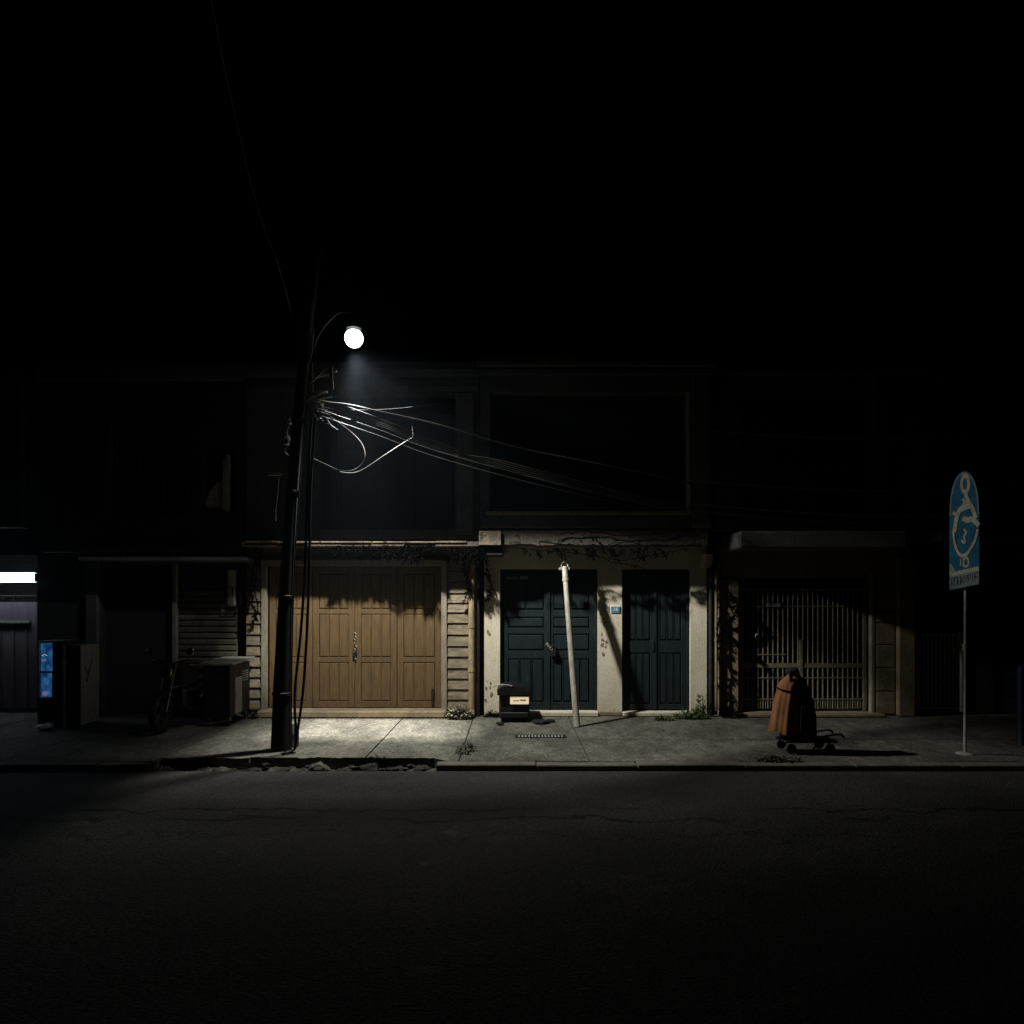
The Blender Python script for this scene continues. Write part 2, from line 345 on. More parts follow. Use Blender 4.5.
GUT0, GUT1 = -4.15, -0.86          # stretch of broken kerb with an open gutter
def jag(x, s=0.0):
    return 0.06*mnoise.noise(Vector((x*5.1, s, 0))) + 0.03*mnoise.noise(Vector((x*19, s, 3)))
pv = MB()
joints = [-14, -11.5, -9.3, -7.55, -5.9, -4.15, -3.1, -1.73, -0.615, 0.90, 3.05, 4.85, 6.55, 8.4, 10.6, 13, 15.5]
for i in range(len(joints)-1):
    a, b = joints[i]+0.007, joints[i+1]-0.007
    for (y0, y1) in ((-1.853, 0.30), (-3.12, -1.867)):
        zt = random.uniform(-0.004, 0.003)
        if y0 < -3 and GUT0-0.01 <= a and b <= GUT1+0.3:
            pts = [(a, y1), (b, y1)]
            front = []
            n = int((b-a)/0.05)
            for k in range(n+1):
                x = b - (b-a)*k/n
                fall = 1.0 if x < GUT1-0.05 else max(0.0, (GUT1+0.12-x)/0.17)
                front.append((x, -3.12 + 0.17*fall + jag(x)*fall))
            poly = pts + front
            top = [(x, y, zt) for x, y in poly]; bot = [(x, y, -0.13) for x, y in poly]
            nn = len(pv.v); k = len(poly); pv.v += top + bot
            pv.f.append(tuple(reversed(range(nn, nn+k))))
            for q in range(k): pv.f.append((nn+q, nn+(q+1) % k, nn+k+(q+1) % k, nn+k+q))
        else:
            pv.box(a, b, y0, y1, -0.13, zt, 0.003)
tag(pv.build('pavement', M['pave']), kind='structure')
kb = MB(); x = -15.0
while x < 16:
    x2 = x + random.uniform(1.0, 1.3)
    if x < GUT0 < x2: x2 = GUT0
    if x < GUT1 < x2: x2 = GUT1
    a, b = x+0.004, x2-0.004
    if x2 <= GUT0+.001 or x >= GUT1-.001:
        kb.box(a, b, -3.30+random.uniform(-.008, .008), -3.123, -0.2, random.uniform(-0.006, 0.001), 0.010)
    x = x2
tag(kb.build('kerb', M['kerb']), kind='structure')

gm = MB(); nx_, ny_ = 130, 16
for i in range(nx_+1):
    for j in range(ny_+1):
        x_ = GUT0+.02+(GUT1-GUT0-.04)*i/nx_; y_ = -3.305+.42*j/ny_
        gm.v.append((x_, y_, -.125+.055*mnoise.noise(Vector((x_*3, y_*5, 0)))+.035*mnoise.noise(Vector((x_*12, y_*14, 4)))+.02*mnoise.noise(Vector((x_*40, y_*40, 7)))))
for i in range(nx_):
    for j in range(ny_): a_ = i*(ny_+1)+j; gm.f.append((a_, a_+ny_+1, a_+ny_+2, a_+1))
tag(gm.build('gutter', mat('gutter_silt', (0.085, 0.075, 0.058), 1.0, (0.03, 0.026, 0.02), 5, 1.0, 0.9, 40, fine=.5, mid=.5)), kind='structure')
def chunk(name, c, r, m, seed, flat=0.6):
    bm = bmesh.new(); bmesh.ops.create_icosphere(bm, subdivisions=2, radius=1)
    for v in bm.verts:
        n = 1 + 0.45*mnoise.noise(v.co*1.6 + Vector((seed*3.1, 0, 0)))
        v.co = Vector((v.co.x*r*n*1.2, v.co.y*r*n, v.co.z*r*n*flat))
    mb = MB(); mb.add_bm(bm, Matrix.Translation(Vector(c))); return mb.build(name, m, loc=c)
rub = [(-1.62, -3.17, .11), (-1.30, -3.2, .08), (-1.05, -3.14, .07), (-1.95, -3.2, .06), (-2.25, -3.12, .10), (-2.62, -3.18, .06), (-1.42, -3.1, .05),
       (-0.92, -3.24, .05), (-2.95, -3.2, .07), (-1.80, -3.08, .05), (-1.18, -3.27, .04), (-3.4, -3.15, .05)]
rl = ['largest broken concrete lump in the gutter right of the utility pole', 'mid sized rubble lump beside the largest one in the gutter',
      'flat rubble piece near the right end of the open gutter', 'small rubble piece left of the largest lump', 'pale rounded lump in the gutter in front of the brown garage doors',
      'small lump in the gutter just right of the cables at the utility pole', 'little lump behind the biggest rubble at the pavement edge', 'small rubble piece where the sound kerb starts again',
      'lump in the gutter directly in front of the utility pole', 'little lump against the broken pavement edge', 'smallest rubble piece lying on the road edge', 'rubble piece in the gutter left of the utility pole']
for i, (a, b, r) in enumerate(rub):
    o = chunk('rubble_lump', (a, b, -0.13 + r*0.5), r*1.0, M['rubble'] if i in (4, 7) else M['darkrubble'], i)
    tag(o, rl[i], 'rubble', 'broken concrete in the open gutter')

rnd = random.Random(11)
for i in range(26):
    xx = rnd.choice([rnd.gauss(-1.35, .28), rnd.gauss(-1.9, .2), rnd.uniform(-3.6, -1)])
    xx = min(max(xx, -4.0), -.92)
    o = chunk('rubble_fragment', (xx, rnd.uniform(-3.28, -3.06), -.11+rnd.uniform(0, .06)), rnd.uniform(.018, .045), M['darkrubble'] if i % 4 else M['rubble'], 50+i, .7)
    tag(o, 'small broken fragment among the bigger rubble lumps in the open gutter', 'rubble', 'rubble fragments in the open gutter')
# drain slot in the pavement
d = thing('drain_grate', 'narrow rusty drain grate set in the pavement before the left green doors', 'drain', (0.42, -1.72, 0.0))
fr = MB(); x0, x1, ya, yb = X(515, 1.7), X(566, 1.7), -1.80, -1.62
fr.box(x0, x1, ya, ya+.02, -0.01, .012); fr.box(x0, x1, yb-.02, yb, -0.01, .012); fr.box(x0, x0+.02, ya+.02, yb-.02, -0.01, .012); fr.box(x1-.02, x1, ya+.02, yb-.02, -0.01, .012)
fr.build('frame', M['dkmetal'], d)
gr = MB(); k = x0+.045
while k < x1-.03: gr.box(k, k+.02, ya+.02, yb-.02, 0.0055, .010); k += .045
gr.build('grating', M['greymetal'], d)
pit_shade = MB(); pit_shade.box(x0+.02, x1-.02, ya+.02, yb-.02, 0.003, .0045); pit_shade.build('pit_shade', M['blackcloth'], d)  # flat black sheet put in as the shade below the grating

# ------------------------------------------------------------------ joinery helpers
def door_leaf(x0, x1, z0, z1, y, rows, st=0.085, gap=.014):
    """y = face of the leaf; rows = [(z0,z1,columns)]"""
    mb = MB(); mb.box(x0, x1, y+0.03, y+0.05, z0, z1)
    mb.box(x0, x0+st, y, y+0.03, z0, z1, .004); mb.box(x1-st, x1, y, y+0.03, z0, z1, .004)
    zs = [z0] + [v for r in rows for v in (r[0], r[1])] + [z1]
    for i in range(0, len(zs), 2):
        if zs[i+1] - zs[i] > 0.005: mb.box(x0+st, x1-st, y, y+0.03, zs[i], zs[i+1], .004)
    for (a, b, n) in rows:
        wd = (x1-x0-2*st)/n
        for k in range(n):
            u0, u1 = x0+st+k*wd, x0+st+(k+1)*wd
            mb.box(u0+gap, u1-gap, y+gap*.45, y+0.03, a+gap*1.5, b-gap*1.5, .010)
            if k: mb.box(u0-.006, u0+.006, y+.002, y+.03, a, b)
    return mb
def padlock(c, parent, s=1.0):
    mb = MB(); x, y, z = c
    mb.box(x-.032*s, x+.032*s, y-.02*s, y+.015*s, z-.07*s, z, .006)
    mb.tube([(x-.02*s, y, z-.005), (x-.02*s, y, z+.03*s), (x, y, z+.05*s), (x+.02*s, y, z+.03*s), (x+.02*s, y, z-.005)], .006*s, 6, 3)
    return mb.build('padlock', M['dkmetal'], parent)

def shell(mb, x0, x1, y0, y1, z0, z1, t=0.18):
    """side walls, back wall and nothing in front"""
    mb.box(x0, x0+t, y0, y1, z0, z1); mb.box(x1-t, x1, y0, y1, z0, z1); mb.box(x0+t, x1-t, y1-t, y1, z0, z1)

DEEP = 7.0
# ================================================================== centre house (cream front, dark green doors)
CX0, CX1 = X(480.5), X(708)
ct = thing('row_house', 'cream plastered row house with two pairs of dark green doors', 'house', ((CX0+CX1)/2, 0, 0), 'attached two storey houses along the street')
dz = Z(569); s0 = 0.075
D1 = (X(500), X(598)); D2 = (X(622), X(690.5))
mb = MB(); mb.wall(CX0+.06, CX1-.02, 0.0, 2.95, 0.0, 0.22, [(D1[0], D1[1], -1, dz), (D2[0], D2[1], -1, dz)])
mb.build('front_wall', M['cream'], ct)
mb = MB(); shell(mb, CX0, CX1-.02, 0.225, DEEP, 0, 5.3); mb.build('side_wall', M['grey'], ct)
st = MB(); st.box(D1[0]+.003, D1[1]-.003, -0.10, 0.30, 0.005, s0, .01); st.box(D2[0]+.003, D2[1]-.003, -0.10, 0.30, 0.005, s0-.008, .01); st.build('door_step', M['cream'], ct)
st = MB(); st.box(CX0+.1, D1[0]-.003, -0.05, -0.003, 0.005, 0.06, .01); st.build('plinth', M['tan'], ct)
st = MB(); st.box(D1[1]+.003, D2[0]-.003, -0.06, -0.003, 0.005, 0.07, .01); st.build('plinth', M['tan'], ct)
for (a, b), rows in ((D1, 'a'), (D2, 'b')):
    dr = bpy.data.objects.new('double_door', None); COL.objects.link(dr); dr.parent = ct; dr.location = ((a+b)/2 - ct.location.x, 0.1, 0)
    f = MB(); t = 0.05
    f.box(a+.001, a+t, 0.06, 0.16, s0, dz-t); f.box(b-t, b-.001, 0.06, 0.16, s0, dz-t); f.box(a+.001, b-.001, 0.06, 0.16, dz-t, dz-.001)
    f.build('door_frame', M['green'], dr)
    m_ = (a+b)/2
    for (u, v) in ((a+t+.004, m_-.004), (m_+.004, b-t-.004)):
        if rows == 'a': rr = [(s0+.13, Z(659), 3 if u < m_ else 4), (Z(651), Z(634), 1), (Z(628), Z(617), 1), (Z(610), dz-.16, 2)]
        else: rr = [(s0+.10, Z(653), 3), (Z(641), dz-.16, 3)]
        door_leaf(u, v, s0+.012, dz-t-.006, 0.085, rr, st=0.075).build('door_leaf', M['green'], dr)
    c = MB(); c.box(m_-.022, m_+.022, 0.066, 0.084, s0+.012, dz-t-.01, .004); c.build('cover_strip', M['green'], dr)
    if rows == 'a':
        ch = MB()
        for k in range(7):
            ch.torus((m_-.03+.012*k, 0.05-.002*k, Z(646)+.03-.014*k), .016, .0045, axis=(0.3, 1, 0.8 if k % 2 else -.8), n=10, m=5)
        ch.build('chain', M['greymetal'], dr); padlock((m_+.07, 0.04, Z(648)-.03), dr, 1.5)
    else:
        h = MB(); h.tube([(m_-.05, .085, 1.05), (m_-.05, .05, 1.05), (m_-.05, .05, 1.2), (m_-.05, .085, 1.2)], .008, 6, 3); h.build('handle', M['dkmetal'], dr)
# small faded notice strips painted on the left door
nt_ = MB(); yy = 0.0835; z0, z1 = Z(579.3), Z(576.2); x_ = X(506.5)
for k, wd in enumerate((.016, .016, .016, .028, .016, .016, .02)):
    nt_.box(x_, x_+wd, yy-.001, yy+.002, z0, z1-(.006 if k == 3 else 0)); x_ += wd + .008
x_ += .03; nt_.prism([(x_, z0), (x_+.11, z0), (x_+.15, z1), (x_, z1)], yy-.001, yy+.002)
nt_.build('painted_notice', M['signgrey'], ct)
# overhanging upper floor
UY = -0.5
def UX(p): return X(p, .5)
def UZ(p): return Z(p, .5)
ux0, ux1 = UX(480), UX(712)
mb = MB(); mb.wall(ux0, ux1, UZ(528), UZ(369), UY, UY+.2, [(UX(490), UX(686), UZ(512), UZ(392))])
mb.box(ux0, ux1, UY+.2, 0.22, UZ(528), UZ(521)); mb.box(ux0, ux0+.16, UY+.2, 0.22, UZ(521)+.002, UZ(369)); mb.box(ux1-.16, ux1, UY+.2, 0.22, UZ(521)+.002, UZ(369))
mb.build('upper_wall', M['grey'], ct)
mb = MB(); mb.box(UX(486), UX(690), UY-.06, UY-.002, UZ(515), UZ(511.5), .006); mb.build('window_sill', M['trim'], ct)
mb = MB(); mb.box(ux0-.05, ux1+.03, UY-.16, UY-.003, UZ(369)-.002, UZ(364), .012); mb.box(ux0-.02, ux1, UY-.09, UY-.003, UZ(376), UZ(371), .01); mb.build('cornice', M['grey'], ct)
mb = MB(); mb.box(UX(686)+.003, UX(690), UY-.03, UY-.003, UZ(511), UZ(392)); mb.build('opening_edge', M['cloth'], ct)  # lit pilaster edge put in as a pale strip
mb = MB(); mb.box(UX(692), UX(709), UY-.05, UY-.002, UZ(528), UZ(377), .01); mb.build('pilaster', M['grey2'], ct)
# crumbling canopy lip: irregular blocks under the fascia
cp = MB(); k = 70; lo = []
for q in range(k+1):
    x_ = UX(502)+(UX(708)-UX(502))*q/k
    lo.append((x_, UZ(544.5)+.030*mnoise.noise(Vector((x_*3, 1, 0)))+.022*mnoise.noise(Vector((x_*14, 2, 0)))))
cp.prism([(UX(708), UZ(530)-.004), (UX(502), UZ(530)-.004)]+lo, UY+.02, UY+.45)
cp.build('canopy', M['dirty'], ct)
cp = MB(); cp.box(UX(479), UX(501.5), UY-.03, -.004, UZ(545.5), UZ(531), .01); cp.build('corner_block', M['dirty2'], ct)
cp = MB(); cp.box(UX(479), UX(503), UY+.06, -.004, UZ(555), UZ(547)+.001, .01); cp.build('corner_bracket', M['dkmetal'], ct)
br = MB(); br.prism([(X(700), Z(568)), (X(706), Z(568)), (X(708.5), Z(562)), (X(708.5), Z(555)), (X(702), Z(555))], -.22, -.004); br.build('corbel', M['cream'], ct)
# loggia window
def window(parent, x0, x1, z0, z1, y, n, transom=0.7, frame=M['winwood']):
    f = MB(); t = .05
    f.box(x0, x1, y, y+.06, z0, z0+t); f.box(x0, x1, y, y+.06, z1-t, z1); f.box(x0, x0+t, y, y+.06, z0+t, z1-t); f.box(x1-t, x1, y, y+.06, z0+t, z1-t)
    zt = z0+(z1-z0)*transom
    for k in range(1, n):
        xx = x0+(x1-x0)*k/n; f.box(xx-.025, xx+.025, y+.002, y+.058, z0+t, z1-t)
    for k in range(n):
        a = x0+(x1-x0)*k/n+(.05 if k == 0 else .025); b = x0+(x1-x0)*(k+1)/n-(.05 if k == n-1 else .025)
        f.box(a, b, y+.01, y+.05, zt-.02, zt+.02)
    fo = f.build('window', frame, parent)
    g_ = MB(); g_.box(x0+t, x1-t, y+.025, y+.03, z0+t, z1-t)
    o = g_.build('pane', M['glass'], fo); return fo
mb = MB(); mb.wall(ux0+.17, ux1-.17, UZ(521)+.003, UZ(369), UY+.75, UY+.9, [(UX(505), UX(675), UZ(500), UZ(400))]); mb.build('loggia_wall', M['black'], ct)
window(ct, UX(505)+.002, UX(675)-.002, UZ(500)+.002, UZ(400)-.002, UY+.79, 4)
mb = MB(); mb.box(ux0, ux1, UY-.1, DEEP, UZ(364)+.003, UZ(364)+.1); mb.build('roof', M['roof'], ct)
# downpipes of the cream house
for (a_, b_, c_) in ((478.5, .08, .022), (710.5, .10, .035)):
    p = MB(); p.tube([(X(a_, .08), -b_, 0), (X(a_, .08), -b_, 2.5)], c_, 10); p.build('thin_downpipe', M['dkmetal'], ct, smooth=True)
p = MB(); p.tube([(X(716, .1), -.10, 0.1), (X(716, .1), -.10, 2.35)], .028, 10)
for z_ in (.5, 1.2, 1.9): p.tube([(X(716, .1), -.10, z_), (X(716, .1), -.10, z_+.05)], .036, 10)
p.build('downpipe', M['tan'], ct, smooth=True)
# peeled paint scars between the doors and low on the corners
def scar(cx, cz, r, y, seed):
    ps = MB()
    k = 11; pts = []
    for i in range(k):
        a = 2*math.pi*i/k; q = r*(1+.6*mnoise.noise(Vector((math.cos(a)*2, math.sin(a)*2, seed*1.7))))
        pts.append((cx+q*math.cos(a)*.8, cz+q*math.sin(a)*1.2))
    ps.prism(pts, y-.003, y+.002); ps.build('peeled_patch', M['tan'], ct)
for i in range(42):
    if i < 22: px, py = random.gauss(602.5, 2.0), random.uniform(588, 655)
    elif i < 31: px, py = random.uniform(484, 492), random.uniform(680, 712)
    elif i < 37: px, py = random.uniform(693, 704), random.uniform(692, 712)
    else: px, py = random.uniform(487, 492), random.uniform(590, 640)
    if 598.8 < px < 621 or px < 498 or px > 692: scar(X(px), Z(py), random.uniform(.008, .026), -.001-.00013*i, i)

# house number tiles
def text_mb(txt, size, ext=.002):
    cu = bpy.data.curves.new('t', 'FONT'); cu.body = txt; cu.size = size; cu.extrude = ext; cu.align_x = 'CENTER'; cu.align_y = 'CENTER'
    o = bpy.data.objects.new('t', cu); COL.objects.link(o)
    me = bpy.data.meshes.new_from_object(o.evaluated_get(bpy.context.evaluated_depsgraph_get()))
    bpy.data.objects.remove(o); bpy.data.curves.remove(cu)
    return me
def put_text(name, txt, size, Mx, mt, parent):
    me = text_mb(txt, size); mb = MB(); mb.v = [tuple(Mx @ v.co) for v in me.vertices]; mb.f = [tuple(p.vertices) for p in me.polygons]
    bpy.data.meshes.remove(me); return mb.build(name, mt, parent)
FACE = Matrix.Rotation(R(90), 4, 'X')
pl = thing('house_number_plate', 'small blue enamel number plate between the two green doors', 'house number', (X(615.3), -.003, Z(609.3)))
q = MB(); q.box(X(610.5), X(620), -.016, -.004, Z(612.8), Z(606), .003); q.build('rim', M['white'], pl)
q = MB(); q.box(X(611), X(619.5), -.019, -.0165, Z(612.2), Z(606.6)); q.build('plate', M['plateblue'], pl)
put_text('digits', '16', .085, Matrix.Translation((X(615.3), -.0215, Z(609.4))) @ FACE, M['white'], pl)
pl = thing('paper_notice', 'little pale paper notice left of the blue number plate', 'notice', (X(606.2), -.003, Z(609.3)))
q = MB(); q.box(X(603.8), X(609), -.009, -.004, Z(612), Z(606.3)); q.build('paper', M['signcream'], pl)
q = MB(); q.prism([(X(605.5), Z(608)), (X(607.5), Z(609)), (X(607.5), Z(607)), (X(606.3), Z(606.6))], -.011, -.0092); q.build('print', M['plateblue'], pl)

# ================================================================== timber door house
TX0, TX1 = X(245.5), X(479.5)
tm = thing('row_house', 'row house with brown timber folding doors between clapboard piers', 'house', ((TX0+TX1)/2, 0, 0), 'attached two storey houses along the street')
G0, G1 = X(268), X(441)
ztop = Z(566); zs = Z(708)
f = MB(); f.wall(TX0, TX1-.02, 0, 2.75, 0.02, 0.25, [(G0-.13, G1+.12, -1, ztop+.12)]); f.build('front_wall', M['siding'], tm)
f = MB(); shell(f, TX0, TX1-.02, .255, DEEP, 0, 5.3); f.build('side_wall', M['grey'], tm)
def boards(xa, xb, za, zb, step):
    b = MB(); z_ = za
    while z_ < zb-.02:
        h = step*random.uniform(.88, 1.1); t = min(z_+h, zb); o_ = random.uniform(0, .006)
        b.prism_x([(-.035-o_, z_+.010), (.018, z_+.010), (.018, t-.004), (-.010-o_, t-.004)], xa, xb); z_ = t
    return b
boards(X(447.5), X(468.5), 0.10, 2.55, .172).build('clapboard_pier', M['siding'], tm)
boards(X(247), X(262), 0.10, 2.55, .172).build('clapboard_pier', M['siding'], tm)
f = MB(); f.box(X(262.3), X(267.5), -.06, .03, 0.03, 2.5, .006); f.box(X(441.6), X(447.2), -.06, .03, 0.05, 2.5, .006); f.box(X(267.6), X(441.5), -.06, .03, ztop, ztop+.1, .006); f.build('door_frame', M['trim'], tm)
st = MB(); st.box(X(262), X(447), -.26, .22, .005, zs-.01, .02); st.build('door_step', M['tan'], tm)
gd = bpy.data.objects.new('folding_door', None); COL.objects.link(gd); gd.parent = tm; gd.location = ((G0+G1)/2-tm.location.x, 0.1, 0)
seams = [268, 311.5, 354, 396.5, 441]
for k in range(4):
    a, b = X(seams[k])+.004, X(seams[k+1])-.004
    door_leaf(a, b, zs, ztop-.004, .05+.008*(k % 2), [(zs+.10, Z(662.5), 3), (Z(657.5), Z(614), 3), (Z(609), ztop-.12, 3)], st=.10, gap=.007).build('door_leaf', M['timber'], gd)
f = MB()
for k in range(9): f.torus((X(354.5)+.012*math.sin(k*1.9), .035, Z(634)-.052*k), .024, .007, axis=(1 if k % 2 else .3, .4, .2), n=10, m=6, z=1.0)
f.build('chain', M['greymetal'], gd); padlock((X(354.5), .03, Z(652)), gd, 1.1)
f = MB(); f.box(X(431), X(433.5), .03, .05, Z(705), Z(689), .003); f.build('bolt', M['dkmetal'], gd)
TY = -.35
def TX(p): return X(p, .35)
def TZ(p): return Z(p, .35)
f = MB(); f.box(TX(246), TX(479), -.52, .015, Z(546, .52), Z(541.5, .52)); f.build('canopy', M['dirty'], tm)
f = MB(); x_ = X(246, .52)
while x_ < X(470, .52)-.1:
    f.box(x_, x_+.48, -.55+random.uniform(-.01, .01), -.522, Z(543.2+random.uniform(-.4, .4), .54), Z(541.0+random.uniform(-.4, .4), .54), .006); x_ += .485
f.build('canopy_edge', M['dirty2'], tm)
f = MB(); f.wall(TX(246), TX(479), TZ(541)+.03, TZ(372), TY, TY+.2, [(TX(318), TX(455), TZ(530), TZ(394))])
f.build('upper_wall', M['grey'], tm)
f = MB(); f.box(TX(246), TX(479), TY-.14, TY-.002, TZ(378), TZ(371), .012); f.box(TX(246), TX(479), TY-.06, TY-.002, TZ(392), TZ(386), .01); f.build('cornice', M['grey'], tm)
f = MB(); f.box(TX(457), TX(474), TY-.05, TY-.002, TZ(535), TZ(393), .01); f.build('pilaster', M['grey2'], tm)
f = MB(); f.wall(TX(250), TX(478), TZ(541)+.03, TZ(372), TY+.7, TY+.8, [(TX(325), TX(450), TZ(525), TZ(400))]); f.build('loggia_wall', M['black'], tm)
window(tm, TX(325)+.002, TX(450)-.002, TZ(525)+.002, TZ(400)-.002, TY+.74, 3)
f = MB(); f.box(TX(246), TX(479), TY-.1, DEEP, TZ(371)+.003, TZ(371)+.1); f.build('roof', M['roof'], tm)
p = MB(); p.tube([(X(471.7, .1), -.10, 0.12), (X(471.7, .1), -.10, 2.3), (X(471.7, .1), -.10, 2.6)], .052, 14)
for z_ in (.72, 1.42, 2.05): p.tube([(X(471.7, .1), -.10, z_), (X(471.7, .1), -.10, z_+.06)], .060, 14)
p.tube([(X(471.7, .1), -.10, .16), (X(471.7, .1), -.12, .08), (X(471.7, .1), -.22, .04)], .050, 12, 4)
p.build('downpipe', M['pipe'], tm, smooth=True)

# ================================================================== gate house on the right
HX0, HX1 = X(709.5), X(912)
gh = thing('row_house', 'dim tan row house with a barred garage gate', 'house', ((HX0+HX1)/2, 0, 0), 'attached two storey houses along the street')
B0, B1, bt = X(738.5), X(872), Z(578)
f = MB(); f.wall(X(719), HX1, 0, 2.75, 0.0, .25, [(B0, B1, -1, bt)]); f.build('front_wall', M['tan'], gh)
f = MB(); shell(f, HX0, HX1, .26, DEEP, 0, 5.3); f.build('side_wall', M['black'], gh)
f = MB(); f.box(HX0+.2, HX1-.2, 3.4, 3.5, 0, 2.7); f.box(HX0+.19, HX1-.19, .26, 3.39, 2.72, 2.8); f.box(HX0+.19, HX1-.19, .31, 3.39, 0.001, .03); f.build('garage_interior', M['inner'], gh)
f = MB(); x_ = X(874)
for i, z_ in enumerate([.03, .40, .78, 1.15, 1.50]):
    f.box(X(875), X(894), -.035, -.002, z_, [.03, .40, .78, 1.15, 1.50, 1.68][i+1]-.012, .012)
f.build('block_pier', M['tan'], gh)
f = MB(); f.box(X(895), X(911), -.12, -.002, .01, 2.55, .012); f.build('corner_pier', M['tan'], gh)
f = MB(); f.box(X(719), X(738), -.05, -.002, .01, 2.2, .015); f.build('left_pier', M['tan'], gh)
f = MB(); f.box(B0-.05, B1+.1, -.22, .30, .005, .055, .012); f.build('door_step', M['tan'], gh)
gt = bpy.data.objects.new('garage_gate', None); COL.objects.link(gt); gt.parent = gh; gt.location = ((B0+B1)/2-gh.location.x, .1, 0)
f = MB(); ga, gb = X(742), X(869)
gz0, gz1 = .07, Z(588.5)
f.box(ga, ga+.05, .08, .12, gz0, gz1); f.box(gb-.05, gb, .08, .12, gz0, gz1)
for py, h in ((589.5, .018), (606.3, .010), (666, .036), (678.5, .008), (700, .010), (715.5, .022), (655, .008)):
    a_, b_ = (ga+.05, gb-.05)
    if py == 655: b_ = X(788)
    f.box(a_, b_, .088, .112, Z(py)-h, Z(py)+h)
f.box(X(803)-.025, X(803)+.025, .075, .125, gz0, Z(640)); f.build('gate_frame', M['gate'], gt)
f = MB(); n = 24
for k in range(1, n):
    xx = ga+.05+(gb-ga-.1)*k/n
    f.tube([(xx, .10, gz0+.03), (xx, .10, Z(589.5))], .0105, 6)
for k in range(n):
    xx = ga+.05+(gb-ga-.1)*(k+.5)/n
    f.tube([(xx, .10, Z(700)), (xx, .10, gz0+.03)], .006, 5)
f.build('bars', M['gate'], gt)
f = MB(); f.box(X(768.5), X(772), .07, .086, Z(607), Z(602.6)); f.box(X(773.5), X(777), .07, .086, Z(607), Z(604)); f.box(X(777.4), X(782), .07, .086, Z(607), Z(602.6)); f.build('faded_letters', M['signgrey'], gt)
f = MB(); f.torus((X(759), .07, Z(636)), .03, .007, axis=(0, 1, 0), n=12, m=6); f.box(X(757), X(761), .06, .088, Z(640), Z(637)); f.build('latch', M['greymetal'], gt)
f = MB(); f.box(X(870), X(873.3), -.04, .05, .02, 2.3, .006); f.build('gate_post', M['trim'], gh)
GY = -.4
def GX(p): return X(p, .4)
def GZ(p): return Z(p, .4)
f = MB(); f.box(X(740, .85), X(906, .85), -.86, -.002, Z(548, .85), Z(531, .85), .02); f.build('canopy', M['grey'], gh)
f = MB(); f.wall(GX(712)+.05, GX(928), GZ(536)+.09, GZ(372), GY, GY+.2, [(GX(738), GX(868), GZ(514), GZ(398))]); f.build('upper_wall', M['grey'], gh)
f = MB(); f.box(GX(712)+.05, GX(930), GY-.12, GY-.002, GZ(376), GZ(370), .01); f.build('cornice', M['grey'], gh)
f = MB(); f.box(GX(872), GX(889), GY-.05, GY-.002, GZ(525), GZ(378), .01); f.build('pilaster', M['grey'], gh)
window(gh, GX(738)+.002, GX(868)-.002, GZ(514)+.002, GZ(398)-.002, GY+.08, 4)
f = MB()
for k in range(1, 22): xx = GX(738)+(GX(868)-GX(738))*k/22; f.tube([(xx, GY+.04, GZ(514)), (xx, GY+.04, GZ(398))], .008, 5)
f.box(GX(738), GX(868), GY+.03, GY+.05, GZ(440)-.012, GZ(440)+.012); f.build('window_grille', M['dkmetal'], gh)
f = MB(); f.box(GX(712)+.05, GX(928), GY-.08, DEEP, GZ(370)+.003, GZ(370)+.1); f.build('roof', M['roof'], gh)

# ================================================================== last house on the right
eh = thing('row_house', 'almost black row house at the right edge behind the blue sign', 'house', (8.6, 0, 0), 'attached two storey houses along the street')
EX0, EX1 = HX1+.02, 13.0
f = MB(); f.wall(EX0, EX1, 0, 2.9, .15, .35, [(X(919), X(980), -1, 2.2), (X(1000), X(1090), -1, 2.3)]); f.build('front_wall', M['black'], eh)
f = MB(); shell(f, EX0, EX1, .36, DEEP, 0, 5.4); f.build('side_wall', M['black'], eh)
f = MB(); f.box(EX0+.2, EX1-.2, 2.6, 2.7, 0, 2.7); f.build('interior_wall', M['black'], eh)
sg = bpy.data.objects.new('side_gate', None); COL.objects.link(sg); sg.parent = eh; sg.location = (X(945)-8.6, .1, 0)
f = MB(); a_, b_ = X(919), X(966)
for z_ in (.09, 1.28): f.box(a_, b_, .09, .12, z_, z_+.03)
f.box(a_, a_+.035, .085, .125, .05, 1.35); f.box(b_-.035, b_, .085, .125, .05, 1.35); f.build('gate_frame', M['white'], sg)
f = MB()
for k in range(1, 11):
    xx = a_+(b_-a_)*k/11; f.tube([(xx, .105, .10), (xx, .105, 1.33)], .010, 6)
f.tube([(a_+.3, .09, .12), (b_-.05, .09, 1.26)], .008, 6); f.build('bars', M['white'], sg)
f = MB(); f.wall(EX0+.12, EX1, 2.905, 5.4, -.55, -.35, [(X(935, .55), X(1012, .55), 3.2, 4.75)]); f.build('upper_wall', M['black'], eh)
window(eh, X(935, .55)+.002, X(1012, .55)-.002, 3.202, 4.748, -.47, 3)
f = MB(); f.box(EX0+.02, EX1, -.7, .145, 2.76, 2.9, .02); f.build('canopy', M['black'], eh)
f = MB(); f.box(EX0+.12, EX1, -.6, DEEP, 5.403, 5.5); f.build('roof', M['roof'], eh)
f = MB(); f.box(X(1001), X(1089), .2, .25, .02, 2.28); 
for k in range(1, 8): f.box(X(1001), X(1089), .185, .2, .3*k, .3*k+.03)
f.build('shutter', M['black'], eh)
bp_ = thing('bollard', 'dark blue round post at the right edge of the photo', 'bollard', (X(1022, 2.2), -2.2, 0))
